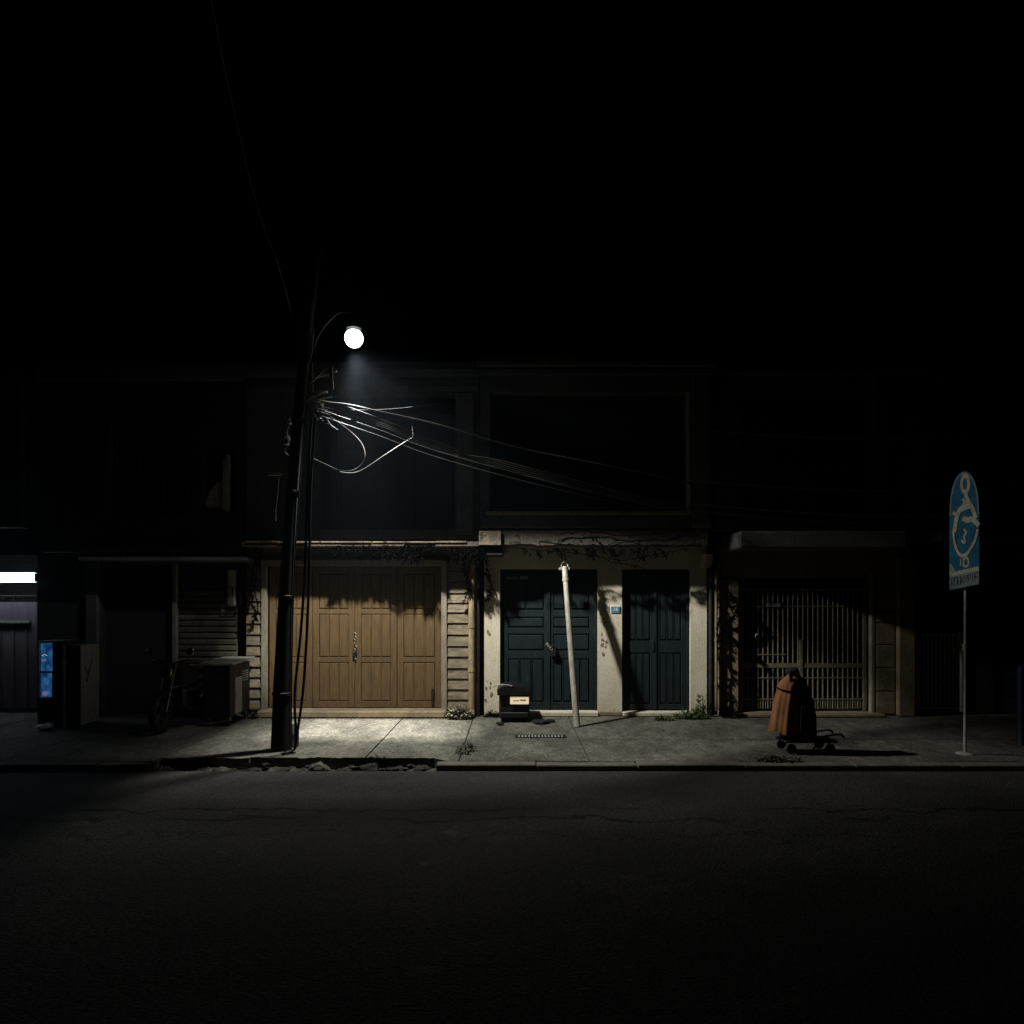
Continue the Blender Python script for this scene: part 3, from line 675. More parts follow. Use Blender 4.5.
f = MB(); f.lathe([(.07, 0), (.06, .02), (.06, .96), (.045, 1.01), (.02, 1.03)], (X(1022, 2.2), -2.2, .0), n=16); f.build('shaft', M['navy'], bp_, smooth=True)

# ================================================================== dark shop house on the left
LX0, LX1 = X(37), X(245)
lh = thing('row_house', 'dark row house with a ribbed steel shutter left of the utility pole', 'house', ((LX0+LX1)/2, 0, 0), 'attached two storey houses along the street')
f = MB(); f.wall(LX0, LX1-.003, 0, 2.6, 0.0, .2, [(X(101), X(245)+.01, -1, 2.45)]); f.build('front_wall', M['black'], lh)
f = MB(); f.box(X(89), X(100.5), -.09, -.002, .01, 2.5, .012); f.build('pier', M['grey'], lh)
f = MB(); f.box(LX0, LX0+.15, .21, DEEP, 0, 5.3); f.box(LX1-.16, LX1-.004, .21, DEEP, 0, 5.3); f.box(LX0+.15, LX1-.16, DEEP-.2, DEEP, 0, 5.3); f.build('side_wall', M['black'], lh)
f = MB(); f.wall(X(101), LX1-.17, 0, 2.6, .1, .25, [(X(175, -.1), X(242, -.1), -1, Z(588, -.1))]); f.build('inner_wall', M['black'], lh)
f = MB(); f.box(X(229, -.1), LX1-.175, .04, .097, Z(606, -.1), Z(570, -.1), .01); f.build('meter_board', M['cream'], lh)
f = MB()
for (u, v, a_, b_) in ((226, 227, 605, 587), (240, 241, 605, 587), (227, 240, 587.6, 587), (227, 240, 605, 604.4), (232, 232.6, 604, 588)): f.box(X(u), X(v), -.02, .0, Z(a_), Z(b_))
f.build('meter_cage', M['dkmetal'], lh)
f = MB(); z_ = .05; a_, b_ = X(175, -.1)+.002, X(242, -.1)-.1
while z_ < Z(588, -.1)-.1:
    f.prism_x([(.12, z_), (.185, z_), (.185, z_+.098), (.16, z_+.098), (.12, z_+.055)], a_, b_); z_ += .10
f.build('roller_shutter', M['shutter'], lh)
f = MB(); f.box(X(172), X(176), .0, .08, .01, 2.5, .005); f.build('porch_post', M['greymetal'], lh)
LY = -.3
def QX(p): return X(p, .3)
def QZ(p): return Z(p, .3)
f = MB(); f.box(QX(84), X(246, .45), -.45, -.002, Z(561, .45), Z(557, .45), .008); f.build('canopy', M['grey'], lh)
f = MB(); f.wall(QX(40), QX(246)-.01, QZ(552), QZ(368), LY, LY+.2, [(QX(202), QX(236), QZ(512), QZ(452)), (QX(110), QX(185), QZ(515), QZ(420))]); f.build('upper_wall', M['black'], lh)
f = MB(); f.box(QX(40), QX(246)-.01, LY-.12, LY-.002, QZ(382), QZ(367), .015); f.build('cornice', M['grey'], lh)
f = MB(); f.box(QX(228)-.03, QX(228)+.02, LY-.02, LY+.05, QZ(511), QZ(455)); f.box(QX(222)+.01, QX(225)+.02, LY+.0, LY+.04, QZ(509), QZ(460)); f.build('casement', M['cloth'], lh)
f = MB()
pr = [(222.5, 461), (221, 480), (213, 484), (208, 492), (203, 503), (207, 508), (222, 507)]
f.prism([(QX(a), QZ(b)) for a, b in reversed(pr)], LY+.06, LY+.075); f.build('torn_curtain', M['cloth'], lh)
window(lh, QX(110)+.002, QX(185)-.002, QZ(515)+.002, QZ(420)-.002, LY+.08, 3)
f = MB(); f.box(QX(202), QX(236), LY+.16, LY+.19, QZ(512), QZ(452)); f.build('inner_pane', M['glass'], lh)
f = MB(); f.box(QX(40), QX(246)-.01, LY-.08, DEEP, QZ(367)+.003, QZ(367)+.1); f.build('roof', M['roof'], lh)

# ================================================================== far left bay with the lit fitting
fh = thing('row_house', 'house at the left edge with a plum coloured gate under a strip light', 'house', (-9.6, 0, 0), 'attached two storey houses along the street')
FX0, FX1 = -13.5, LX0-.01
f = MB(); f.wall(FX0, FX1, 0, 3.0, .25, .45, [(-12.6, FX1-.12, -1, 2.62)]); f.build('front_wall', M['black'], fh)
f = MB(); f.wall(FX0, FX1, 3.003, 5.3, -.35, -.15, [(-11.5, -9.0, 3.3, 4.7)]); f.build('upper_wall', M['black'], fh)
window(fh, -11.498, -9.002, 3.302, 4.698, -.28, 3)
f = MB(); shell(f, FX0, FX1, .46, DEEP, 0, 5.3); f.box(FX0+.2, FX1-.2, 2.4, 2.5, 0, 2.9); f.build('side_wall', M['black'], fh)
f = MB(); f.box(FX0, FX1, -.4, DEEP, 5.303, 5.4); f.build('roof', M['roof'], fh)
pg = bpy.data.objects.new('sliding_gate', None); COL.objects.link(pg); pg.parent = fh; pg.location = (-9, .5, 0)
f = MB(); f.box(-12.5, FX1-.15, .36, .40, .06, Z(602, -.36))
x_ = -12.5
while x_ < FX1-.2: f.box(x_, x_+.03, .345, .359, .06, Z(624, -.36)); x_ += .22
f.build('gate_panel', M['purple'], pg)
f = MB(); f.box(-12.5, X(29, -.3), .30, .344, Z(623, -.3), Z(620.6, -.3)); f.build('gate_rail', M['greymetal'], pg)
f = MB()
for k in range(26):
    xx = -12.4+k*.17; f.tube([(xx, .38, Z(602, -.36)), (xx, .38, Z(594, -.36)+.03*math.sin(k*2.1))], .008, 5)
f.tube([(-12.5, .38, Z(598, -.36)), (FX1-.2, .38, Z(596, -.36))], .02, 6); f.build('gate_spikes', M['dkmetal'], pg)
sl = thing('strip_light', 'glowing white strip light above the plum coloured gate at the left edge', 'light', (-9, .2, Z(577)))
f = MB(); f.box(-10.4, X(34.5), -.02, .10, Z(582), Z(573), .008); f.build('diffuser', emit('strip_light_diffuser', (0.70, 0.90, 1.0), 9.0), sl)
f = MB(); f.box(-10.42, X(36.5), -.0, .24, Z(572.8), Z(570.5)); f.box(X(34.5)+.003, X(36.5), -.01, .12, Z(582), Z(573.2)); f.build('housing', M['dkmetal'], sl)

# ------------------------------------------------------------------ street furniture at the left
cb = thing('display_cooler', 'dark display cooler with a glowing blue front panel at the left', 'cooler', (X(50, .9), -.7, 0))
f = MB(); f.box(X(37.5, .9), X(62, .9), -.90, -.45, .05, Z(641, .9), .01); f.build('body', M['plastic'], cb)
f = MB(); f.box(X(41.5, .9), X(52.5, .9), -.915, -.902, Z(671, .9), Z(643, .9)); f.box(X(41.5, .9), X(52, .9), -.915, -.902, Z(697, .9), Z(673, .9)); f.build('lit_panel', emit('blue_backlit_print', (0.035, 0.16, 0.38), 0.62, (0.004, 0.03, 0.12)), cb)
f = MB(); f.box(X(37.5, .9), X(40.5, .9), -.925, -.902, Z(698, .9), Z(641, .9), .004); f.box(X(40.6, .9), X(48, .9), -.92, -.903, Z(699, .9), Z(697.4, .9)); f.build('door_edge', M['white'], cb)
f = MB(); f.tube([(X(42.5, .9), -.918, Z(656, .9)), (X(45, .9), -.918, Z(654.4, .9)), (X(48, .9), -.918, Z(655.6, .9))], .007, 5, 4)
f.build('printed_swirl', emit('pale_blue_print', (0.4, 0.55, 0.8), 0.5), cb)
f = MB(); f.tube([(X(42.5, .9), -.918, Z(659.5, .9)), (X(45, .9), -.918, Z(660.4, .9)), (X(47, .9), -.918, Z(659.4, .9))], .007, 5, 4); f.build('printed_swirl', emit('pale_violet_print', (0.35, 0.35, 0.75), 0.4), cb)
f = MB(); f.prism([(X(43, .9), Z(695, .9)), (X(47, .9), Z(696, .9)), (X(49.5, .9), Z(692, .9)), (X(45, .9), Z(690.5, .9)), (X(43, .9), Z(692, .9))], -.919, -.9155); f.build('printed_swirl', emit('violet_print', (0.25, 0.22, 0.5), 0.45), cb)
for a_ in (38.5, 60):
    for b_ in (-.86, -.55): f = MB(); f.box(X(a_, .9)-.03, X(a_, .9)+.03, b_, b_+.06, .0, .05); f.build('foot', M['rubber'], cb)
fz = thing('metal_cabinet', 'narrow black fronted metal cabinet with a pale scribbled side beside the blue lit cooler', 'cabinet', (X(73, 1.06), -.9, 0))
ca, cbx = X(63.5, 1.06), X(81, 1.06); ch_ = Z(645, 1.06)
f = MB(); f.box(ca, cbx-.012, -1.06, -.64, .05, ch_, .008); f.build('body', M['plastic'], fz)
f = MB(); f.box(cbx-.0115, cbx, -1.055, -.62, .04, ch_-.004); f.build('side_panel', M['white'], fz)
f = MB(); f.tube([(cbx+.004, -.98, .88), (cbx+.004, -.90, .76), (cbx+.004, -.86, .86)], .006, 5); f.tube([(cbx+.004, -.80, .98), (cbx+.004, -.93, .66)], .006, 5); f.build('scribble', M['ink'], fz)
f = MB(); f.tube([(ca+.03, -1.09, 0), (ca+.03, -1.09, ch_)], .018, 8); f.lathe([(.02, -.03), (.035, 0), (.02, .03)], (ca+.03, -1.09, .42), n=10); f.lathe([(.02, -.03), (.04, 0), (.02, .03)], (ca+.03, -1.09, .94), n=10); f.build('rail', M['greymetal'], fz, smooth=True)
f = MB(); f.torus((cbx-.06, -1.075, .45), .022, .006, axis=(0, 1, 0), n=12, m=6); f.build('ring_handle', M['chrome'], fz)
for (a_, b_) in ((ca+.02, -1.02), (cbx-.06, -1.02), (ca+.02, -.7), (cbx-.06, -.7)): f = MB(); f.box(a_, a_+.04, b_, b_+.04, 0, .05); f.build('foot', M['rubber'], fz)
o = chunk('crumpled_bag', (X(43, 1.3), -1.25, .05), .09, M['white'], 9, .5); tag(o, 'crumpled pale bag on the ground before the blue lit cooler', 'bag')

# food cart
fc = thing('street_cart', 'dark boxy street cart with a pale flat top beside the clapboard pier', 'cart', (-4.35, -.6, 0))
f = MB(); f.box(-4.56, -4.15, -.95, -.20, .13, .90, .01); f.build('body', M['plastic'], fc)
f = MB(); f.prism_x([(-.99, .905), (-.12, .935), (-.12, .965), (-.99, .935)], -4.60, -4.10); f.build('worktop', M['pale'], fc)
f = MB(); f.box(-4.149, -4.135, -.80, -.55, .16, .70, .003); f.build('side_panel', M['pale'], fc)
f = MB()
for k in range(5): f.box(-4.149, -4.138, -.52, -.30, .62+.035*k, .635+.035*k)
f.build('vent', M['greymetal'], fc)
for (a_, b_) in ((-4.50, -.88), (-4.20, -.88), (-4.50, -.28), (-4.20, -.28)):
    f = MB(); f.torus((a_, b_, .055), .038, .016, n=16, m=8); wo = f.build('caster', M['rubber'], fc, smooth=True)
    f = MB(); f.box(a_-.025, a_+.025, b_-.02, b_+.02, .075, .128); f.build('fork', M['greymetal'], wo)
f = MB(); f.tube([(-4.17, -.97, .10), (-4.4, -1.0, .06), (-4.56, -.97, .06)], .012, 6, 4); f.build('bumper', M['chrome'], fc)

# motorcycle, seen from the front
MX, MYf = -4.92, -1.35
mc = thing('motorcycle', 'black motorcycle parked nose out in the dark left of the street cart', 'motorcycle', (MX, MYf+.6, 0))
for (yy, nm) in ((MYf-.1, 'front_wheel'), (MYf+1.15, 'rear_wheel')):
    f = MB(); f.torus((MX, yy, .29), .235, .05, n=32, m=10); wo = f.build(nm, M['rubber'], mc, smooth=True)
    f = MB(); f.torus((MX, yy, .29), .19, .014, n=28, m=6); f.lathe([(.03, -.05), (.04, -.02), (.04, .02), (.03, .05)], (MX, yy, .29), axis=(1, 0, 0), n=12)
    for k in range(8): a = k*math.pi/4; f.tube([(MX, yy, .29), (MX, yy+.19*math.cos(a), .29+.19*math.sin(a))], .008, 5)
    f.build('rim', M['dkmetal'], wo, smooth=True)
f = MB()
for s_ in (-1, 1): f.tube([(MX+s_*.07, MYf-.1, .29), (MX+s_*.075, MYf+.17, .92)], .018, 8)
f.build('fork', M['chrome'], mc, smooth=True)
f = MB(); f.tube([(MX-.34, MYf+.30, .98), (MX-.2, MYf+.2, .99), (MX, MYf+.18, .95), (MX+.2, MYf+.2, .99), (MX+.34, MYf+.30, .98)], .013, 8, 5); f.build('handlebar', M['dkmetal'], mc, smooth=True)
for s_ in (-1, 1):
    f = MB(); f.tube([(MX+s_*.22, MYf+.22, .99), (MX+s_*.27, MYf+.17, 1.06), (MX+s_*.28, MYf+.16, 1.10)], .006, 6, 3)
    mo = f.build('mirror', M['dkmetal'], mc)
    f = MB(); f.lathe([(.02, -.012), (.05, -.006), (.055, .006), (.05, .012)], (MX+s_*.29, MYf+.16, 1.12), axis=(.1*s_, -1, .25), n=16); f.build('mirror_shell', M['chrome'], mo, smooth=True)
f = MB(); f.lathe([(.05, .08), (.085, .02), (.09, -.02), (.085, -.03)], (MX, MYf+.05, .84), axis=(0, 1, 0), n=20); f.build('headlight', M['chrome'], mc, smooth=True)
f = MB(); f.prism_x([(MYf+.2, .62), (MYf+.25, .88), (MYf+.45, .92), (MYf+.72, .80), (MYf+.72, .60)], MX-.13, MX+.13); f.build('fuel_tank', M['plastic'], mc)
f = MB(); f.prism_x([(MYf+.70, .70), (MYf+.72, .80), (MYf+1.35, .84), (MYf+1.4, .76)], MX-.12, MX+.12); f.build('seat', M['rubber'], mc)
f = MB(); f.box(MX-.14, MX+.14, MYf+.32, MYf+.72, .24, .56, .04); f.tube([(MX+.13, MYf+.3, .3), (MX+.15, MYf+.8, .2), (MX+.16, MYf+1.3, .3)], .03, 8, 4); f.build('engine', M['dkmetal'], mc)
f = MB(); f.prism_x([(MYf-.36, .50), (MYf-.1, .60), (MYf+.12, .52), (MYf+.1, .49), (MYf-.1, .565), (MYf-.34, .47)], MX-.065, MX+.065); f.build('mudguard', M['plastic'], mc)
f = MB(); f.tube([(MX-.1, MYf+.5, .24), (MX-.22, MYf+.5, 0.008)], .011, 6); f.build('side_stand', M['dkmetal'], mc)

# ------------------------------------------------------------------ utility pole
PX_, PY_ = -2.87, -2.53
def PP(z): return Vector((PX_ + 0.015*z + 0.009*z*z, PY_, z))
up = thing('utility_pole', 'tall dark leaning utility pole at the pavement edge by the timber doors', 'pole', (PX_, PY_, 0))
f = MB(); f.tube([PP(-.1), PP(.02), PP(.8), PP(1.6), PP(2.4), PP(3.2), PP(4.0), PP(4.8), PP(5.6), PP(6.3)], [.125, .122, .108, .092, .08, .074, .07, .067, .064, .06], 18); f.build('shaft', M['polewood'], up, smooth=True)
f = MB(); f.tube([PP(z_)+Vector((.135-.045*min(z_, 2.4)/2.4, -.02, 0)) for z_ in (0, .8, 1.6, 2.4, 3.2, 4.2, 5.2)], .009, 8); f.build('earth_conduit', M['dkmetal'], up, smooth=True)
for z_ in (.7, 1.9, 3.2, 4.1):
    f = MB(); r_ = .126-.019*z_ if z_ < 2 else .078; f.lathe([(r_, -.02), (r_+.008, -.015), (r_+.008, .015), (r_, .02)], PP(z_), n=18); f.build('band', M['dkmetal'], up)
for (z_, x_, s_) in ((3.86, .12, 1), (4.10, .10, .7)):
    f = MB(); c = PP(z_)+Vector((-x_-.02, .06, 0))
    f.lathe([(.02*s_, -.06*s_), (.045*s_, -.05*s_), (.025*s_, -.02*s_), (.045*s_, .015*s_), (.025*s_, .04*s_), (.015*s_, .06*s_)], c, axis=(.25, -.1, 1), n=14)
    f.build('insulator', M['white'], up, smooth=True)
f = MB(); f.tube([PP(4.05)+Vector((-.13, .08, 0)), PP(3.95)+Vector((-.15, .08, 0)), PP(3.86)+Vector((-.10, .08, 0)), PP(3.74)+Vector((-.16, .08, 0)), PP(3.68)+Vector((-.11, .08, 0)), PP(3.72)+Vector((-.07, .08, 0))], .009, 6, 5); f.build('dead_end_wire', M['white'], up)
f = MB(); f.box(PP(3.44).x-.34, PP(3.44).x-.18, PY_+.03, PY_+.08, 3.42, 3.45, .004); f.tube([PP(3.42)+Vector((-.22, -.03, 0)), PP(3.42)+Vector((-.05, -.03, 0))], .01, 6)
f.tube([PP(3.4)+Vector((-.20, .06, 0)), PP(3.2)+Vector((-.20, .06, 0)), PP(3.0)+Vector((-.21, .06, 0)), PP(2.85)+Vector((-.20, .06, 0))], .006, 6, 3); f.build('side_bracket', M['greymetal'], up)
# cross fittings on the right of the pole under the lamp
f = MB(); a0 = PP(4.60); f.tube([a0+Vector((.08, 0, 0)), a0+Vector((.24, -.05, .02)), a0+Vector((.46, -.1, .07))], .012, 6, 3)
f.tube([PP(4.33)+Vector((.07, -.02, 0)), PP(4.36)+Vector((.2, -.1, .0)), PP(4.38)+Vector((.38, -.15, .02))], .012, 6); f.build('cross_arm', M['greymetal'], up)
for (dx, a_, b_) in ((.15, 4.78, 4.42), (.40, 4.74, 4.46)):
    f = MB(); c = PP(4.6); f.tube([(c.x+dx, PY_-.08, a_), (c.x+dx-.015, PY_-.08, (a_+b_)/2+.05), (c.x+dx+.01, PY_-.08, b_)], [.010, .022, .010], 8); f.build('wire_guard', M['pipe'], up, smooth=True)
f = MB(); f.tube([(-2.50, PY_-.08, 4.52), (-2.40, PY_-.1, 4.60), (-2.30, PY_-.1, 4.70)], .014, 6); f.build('clamp', M['greymetal'], up)

# power cables dropping down the pole to the ground (two)
for i, (off, bow, lb) in enumerate((((.30, -.12), .02, 'black cable hanging from the utility pole, right one of the two joined near the ground'), ((.20, -.10), -.10, 'black cable hanging from the utility pole, left one of the two joined near the ground'))):
    f = MB(); pts = []
    x0_, x1_ = X(309-5*i, 2.6), X(297, 2.6)
    pts = [(X(316-4*i, 2.6), -2.62, 4.1), (X(311-3*i, 2.6), -2.62, 3.2), (X(310-4*i, 2.6), -2.63, 2.3), (X(308-6*i, 2.6), -2.64, 1.5), (X(304-8*i, 2.6), -2.64, .75), (X(299-2*i, 2.6), -2.65, .27), (X(297, 2.6), -2.67, .06), (X(292, 2.6), -2.75, .015), (X(288, 2.6), -2.72-.1*i, .015)]
    f.tube(pts, .017, 8, 8); o = f.build('hanging_cable', M['blackcable'], loc=pts[-1], smooth=True)
    tag(o, lb, 'cable', 'cables hanging from the utility pole')
f = MB(); f.lathe([(.05, 0), (.075, .02), (.08, .18), (.06, .30), (.03, .31)], (X(293.5, 2.3), -2.33, 0.0), n=14); o = f.build('pale_stub', M['pale'], loc=(X(293.5, 2.3), -2.33, 0), smooth=True)  # short pale upright stub at the pole foot
tag(o, 'short pale stub standing right behind the foot of the utility pole', 'pipe')

# street lamp on its arm
sl = thing('street_lamp', 'glowing round street lamp on a curved arm from the utility pole', 'street lamp', tuple(PP(4.85)))
f = MB(); f.tube([PP(4.85)+Vector((.07, 0, 0)), PP(5.2)+Vector((.14, .06, 0)), PP(5.5)+Vector((.28, .2, 0)), LAMP+Vector((-.05, -.02, .32)), LAMP+Vector((0, 0, .26))], .016, 8, 6); f.build('arm', M['rubber'], sl, smooth=True)
f = MB(); f.lathe([(.03, .30), (.06, .27), (.085, .20), (.10, .125), (.095, .118), (.05, .13)], LAMP, n=28); f.build('lamp_hood', M['dkmetal'], sl, smooth=True)
f = MB(); f.lathe([(max(.004, 0.118*math.sin(R(a))), -0.118*math.cos(R(a))) for a in range(0, 150, 10)], LAMP, n=32)
f.build('globe', emit('lamp_globe', (0.90, 0.97, 1.0), GLOBE_L), sl, smooth=True)
# the lamp's beam: cut off towards the upper floors, thrown on to the pavement below it, weaker over the road
pl_ = bpy.data.lights.new('lamp_beam', 'POINT'); pl_.energy = LAMP_W; pl_.color = LAMP_COL; pl_.shadow_soft_size = .09
po = bpy.data.objects.new('lamp_beam', pl_); COL.objects.link(po); po.parent = sl; po.location = LAMP + Vector((0, 0, -.2)) - sl.location
pl_.use_nodes = True; t = pl_.node_tree; N = t.nodes; L = t.links; em = N['Emission']
tc = N.new('ShaderNodeTexCoord'); sp = N.new('ShaderNodeSeparateXYZ'); L.new(tc.outputs['Normal'], sp.inputs[0])
def MA(op, *a):
    q = N.new('ShaderNodeMath'); q.operation = op
    for i, v in enumerate(a):
        if isinstance(v, (int, float)): q.inputs[i].default_value = v
        else: L.new(v, q.inputs[i])
    return q.outputs[0]
def SS(v, a, b, lo=0.0, hi=1.0, kind='SMOOTHSTEP'):
    q = N.new('ShaderNodeMapRange'); q.interpolation_type = kind; L.new(v, q.inputs[0])
    for i, x_ in enumerate((a, b, lo, hi)): q.inputs[1+i].default_value = x_
    return q.outputs[0]
nx, ny, nz = sp.outputs
down = MA('MAXIMUM', MA('MULTIPLY', nz, -1.0), 0.03)
u_ = MA('DIVIDE', nx, down); w_ = MA('DIVIDE', ny, down)
base_ = MA('MULTIPLY', SS(down, 0.20, 0.42), MA('POWER', MA('MAXIMUM', down, 0.30), -1.6))
base_ = MA('MULTIPLY', base_, SS(w_, 0.70, 0.80, 1.0, 0.0))
base_ = MA('MULTIPLY', base_, MA('POWER', 2.718, MA('MULTIPLY', MA('MINIMUM', MA('ADD', w_, 0.14), 0.0), 3.9)))
base_ = MA('MULTIPLY', base_, SS(u_, 0.9, 1.7, 1.0, 0.72, 'LINEAR'))
base_ = MA('MULTIPLY', base_, SS(u_, 1.45, 1.85, 1.0, 0.16))
base_ = MA('MULTIPLY', base_, MA('MAXIMUM', SS(u_, .3, 1.4, 1.0, .5), SS(w_, .40, .46)))
base_ = MA('MULTIPLY', base_, MA('MAXIMUM', SS(u_, -.45, -.29, 0.10, 1.0), SS(w_, .40, .50)))
cut = MA('ADD', MA('ADD', MA('MULTIPLY', nx, -.80), MA('MULTIPLY', ny, -.10)), MA('MULTIPLY', nz, .59))
base_ = MA('MULTIPLY', base_, SS(cut, -0.24, -0.04, 1.0, 0.05))
pt = MA('MULTIPLY', MA('MULTIPLY', SS(u_, -.32, -.18), SS(u_, .14, .36, 1.0, 0.0)), MA('MULTIPLY', SS(w_, .00, .14), SS(w_, .355, .40, 1.0, 0.0)))
pt2 = MA('MULTIPLY', MA('MULTIPLY', SS(u_, -.32, -.10), SS(u_, .10, .34, 1.0, 0.0)), MA('MULTIPLY', SS(w_, -.16, .02), SS(w_, .355, .40, 1.0, 0.0)))
side = MA('MULTIPLY', SS(u_, 2.2, 2.7, 0.0, 0.66), SS(w_, .10, .35, 1.0, 0.0))  # lobe added to the beam to brighten the street sign
side = MA('MULTIPLY', side, SS(MA('MULTIPLY', nz, -1.0), .05, .11))
side = MA('MULTIPLY', side, SS(w_, -1.1, -.7))
tot = MA('ADD', MA('ADD', base_, MA('MULTIPLY', pt, PATCH)), MA('MULTIPLY', pt2, PATCH*.12))
tot = MA('ADD', tot, side)
L.new(tot, em.inputs['Strength'])

# ------------------------------------------------------------------ overhead cables
def cable(name, pts, r, label, k=8, m='cable', grp='overhead cables fanning out from the utility pole'):
    f = MB(); f.tube(pts, r*(.82 if m == 'cable' else 1), 6, k); o = f.build(name, M[m], loc=pts[0], smooth=True); return tag(o, label, 'cable', grp)
def W(px, py, yf): return (X(px, yf), -yf, Z(py, yf))
def sag(p0, p1, s, n=10, wob=0.0, seed=0):
    out = []
    for i in range(n+1):
        t = i/n; q = Vector(p0).lerp(Vector(p1), t); q.z -= s*4*t*(1-t)
        q += Vector((0, wob*mnoise.noise(Vector((t*6, seed, 0))), wob*mnoise.noise(Vector((t*7, seed, 5))))); out.append(q)
    return out
cable('overhead_cable', [W(318, 402, 2.55), W(345, 404, 2.6), W(378, 411, 2.6), W(440, 425, 2.3), W(520, 448, 1.8), W(600, 464, 1.4), W(690, 483, .75), W(712, 490, .55)], .011, 'single taut cable, highest of the bundle running right from the pole')
bl = ['upper pale strand of the sagging cable bundle', 'second strand of the sagging cable bundle', 'third strand of the sagging cable bundle', 'fourth strand of the sagging cable bundle', 'lowest strand of the sagging cable bundle']
for i in range(5):
    o_ = i*2.2-4
    pts = [W(313+i, 399+i*3, 2.55), W(345, 406+i*3.2, 2.6+.02*i), W(385, 424+o_*.8, 2.65), W(415, 437+o_, 2.55), W(450, 450+o_*.9, 2.35), W(466, 456+o_*.35, 2.25), W(500, 464+o_*.9, 2.05), W(560, 480+o_, 1.75), W(640, 500+o_*.8, 1.4), W(712, 512+o_*1.2, .55)]
    cable('overhead_cable', pts, .006 if i else .008, bl[i])
for i, (y0, y1, lb) in enumerate(((412, 519, 'thin cable just under the bundle, nearer one'), (418, 523, 'thin cable just under the bundle, farther one'))):
    cable('overhead_cable', [W(322, y0-2, 2.5), W(380, y0+18, 2.45), W(440, y0+40, 2.2), W(560, y0+72, 1.7), W(712, y1, .56)], .0035, lb)
cable('overhead_cable', [W(318, 404, 2.6), W(330, 416, 2.5), W(350, 431, 2.45), W(362, 444, 2.5), W(365, 458, 2.6), W(356, 469, 2.6), W(340, 470.5, 2.75), W(325, 464, 2.7), W(312, 458, 2.6)], .008, 'slack cable curling in an open loop right of the utility pole')
cable('overhead_cable', [W(340, 472, 2.76), W(352, 473, 2.78), W(364, 469, 2.75), W(385, 455, 2.68), W(402, 444, 2.62), W(413, 437.5, 2.6)], .008, 'slack cable rising from the loop up to the bundle')
cable('overhead_cable', [W(352, 410, 2.6), W(390, 409, 2.2), W(430, 405, 1.4), W(490, 400, .6)], .003, 'thin cable slanting up toward the cornice of the cream house')
cable('overhead_cable', [W(412, 418, 2.5), W(412.4, 427, 2.5), W(412.8, 436, 2.56)], .003, 'short tie hanging between the taut cable and the bundle')
for i in range(4):
    lb = ['looped lead hanging from the pole fittings, largest tangle', 'thin lead twisted among the pole fittings', 'short pale lead sticking right from the pole fittings', 'stubby lead ending in a splice right of the pole'][i]
    bp = [[(314, 400), (322, 406), (326, 414), (332, 420), (328, 424), (320, 418)], [(312, 408), (318, 420), (324, 416), (331, 425), (338, 430)], [(322, 404), (330, 412), (337, 414), (336, 419)], [(308, 400), (322, 399), (332, 397)]][i]
    cable('pole_lead', [W(a, b, 2.6+.02*j) for j, (a, b) in enumerate(bp)], .006, lb, grp='short leads tangled at the utility pole')
cable('overhead_cable', [W(303, 336, 2.55), W(297, 326, 2.6), W(291, 311, 2.8), W(285, 288, 3.4), W(277, 262, 4.2), W(268, 238, 5.0), W(260, 214, 5.8), W(252, 187, 6.5), W(243, 150, 7.2), W(225, 70, 8.2), W(200, -60, 9.2)], .0035, 'lone cable climbing from the pole top up over the street to the left', m='dullcable')
for i, (za, zb, yfa, yfb) in enumerate(((428, 433, 1.9, 2.2), (480, 484, 1.7, 2.0), (503, 511, 1.6, 1.9), (510, 520, 1.5, 1.8))):
    lb = ['dark wire crossing the right hand upper windows, highest one', 'dark wire crossing the right pilaster at mid height', 'dark wire sagging below the right hand window', 'lowest dark wire passing over the right hand canopy'][i]
    cable('overhead_cable', sag(W(690, za, yfa), W(1060, zb, yfb), .12), .012, lb, m='blackcable')

# ------------------------------------------------------------------ leaning pole
lp = thing('leaning_pole', 'thin pale leaning pole before the left green double door', 'pole', (.954, -.99, 0))
a0, a1 = Vector((.954, -.99, 0)), Vector((.82, -.39, 2.38))
f = MB(); f.tube([a0, a0.lerp(a1, .2), a0.lerp(a1, .5), a0.lerp(a1, .93)], [.05, .048, .046, .042], 14); f.build('tube', M['leanpole'], lp, smooth=True)
f = MB(); f.tube([a0.lerp(a1, .905), a0.lerp(a1, .925)], .052, 12); f.tube([a0.lerp(a1, .93), a1], .046, 12); f.torus(a1+Vector((0, 0, .02)), .05, .014, axis=(0, 1, .2), n=14, m=6); f.box(a1.x-.09, a1.x+.08, a1.y-.02, a1.y+.02, 2.33, 2.37, .006); f.build('cap_fitting', M['leanpole'], lp, smooth=False)
f = MB(); f.tube([a1+Vector((0, 0, .06)), a1+Vector((.012, .01, .14)), a1+Vector((-.01, 0, .2)), a1+Vector((0, 0, .28))], .009, 6, 3); f.build('tie_wire', M['blackcable'], lp)

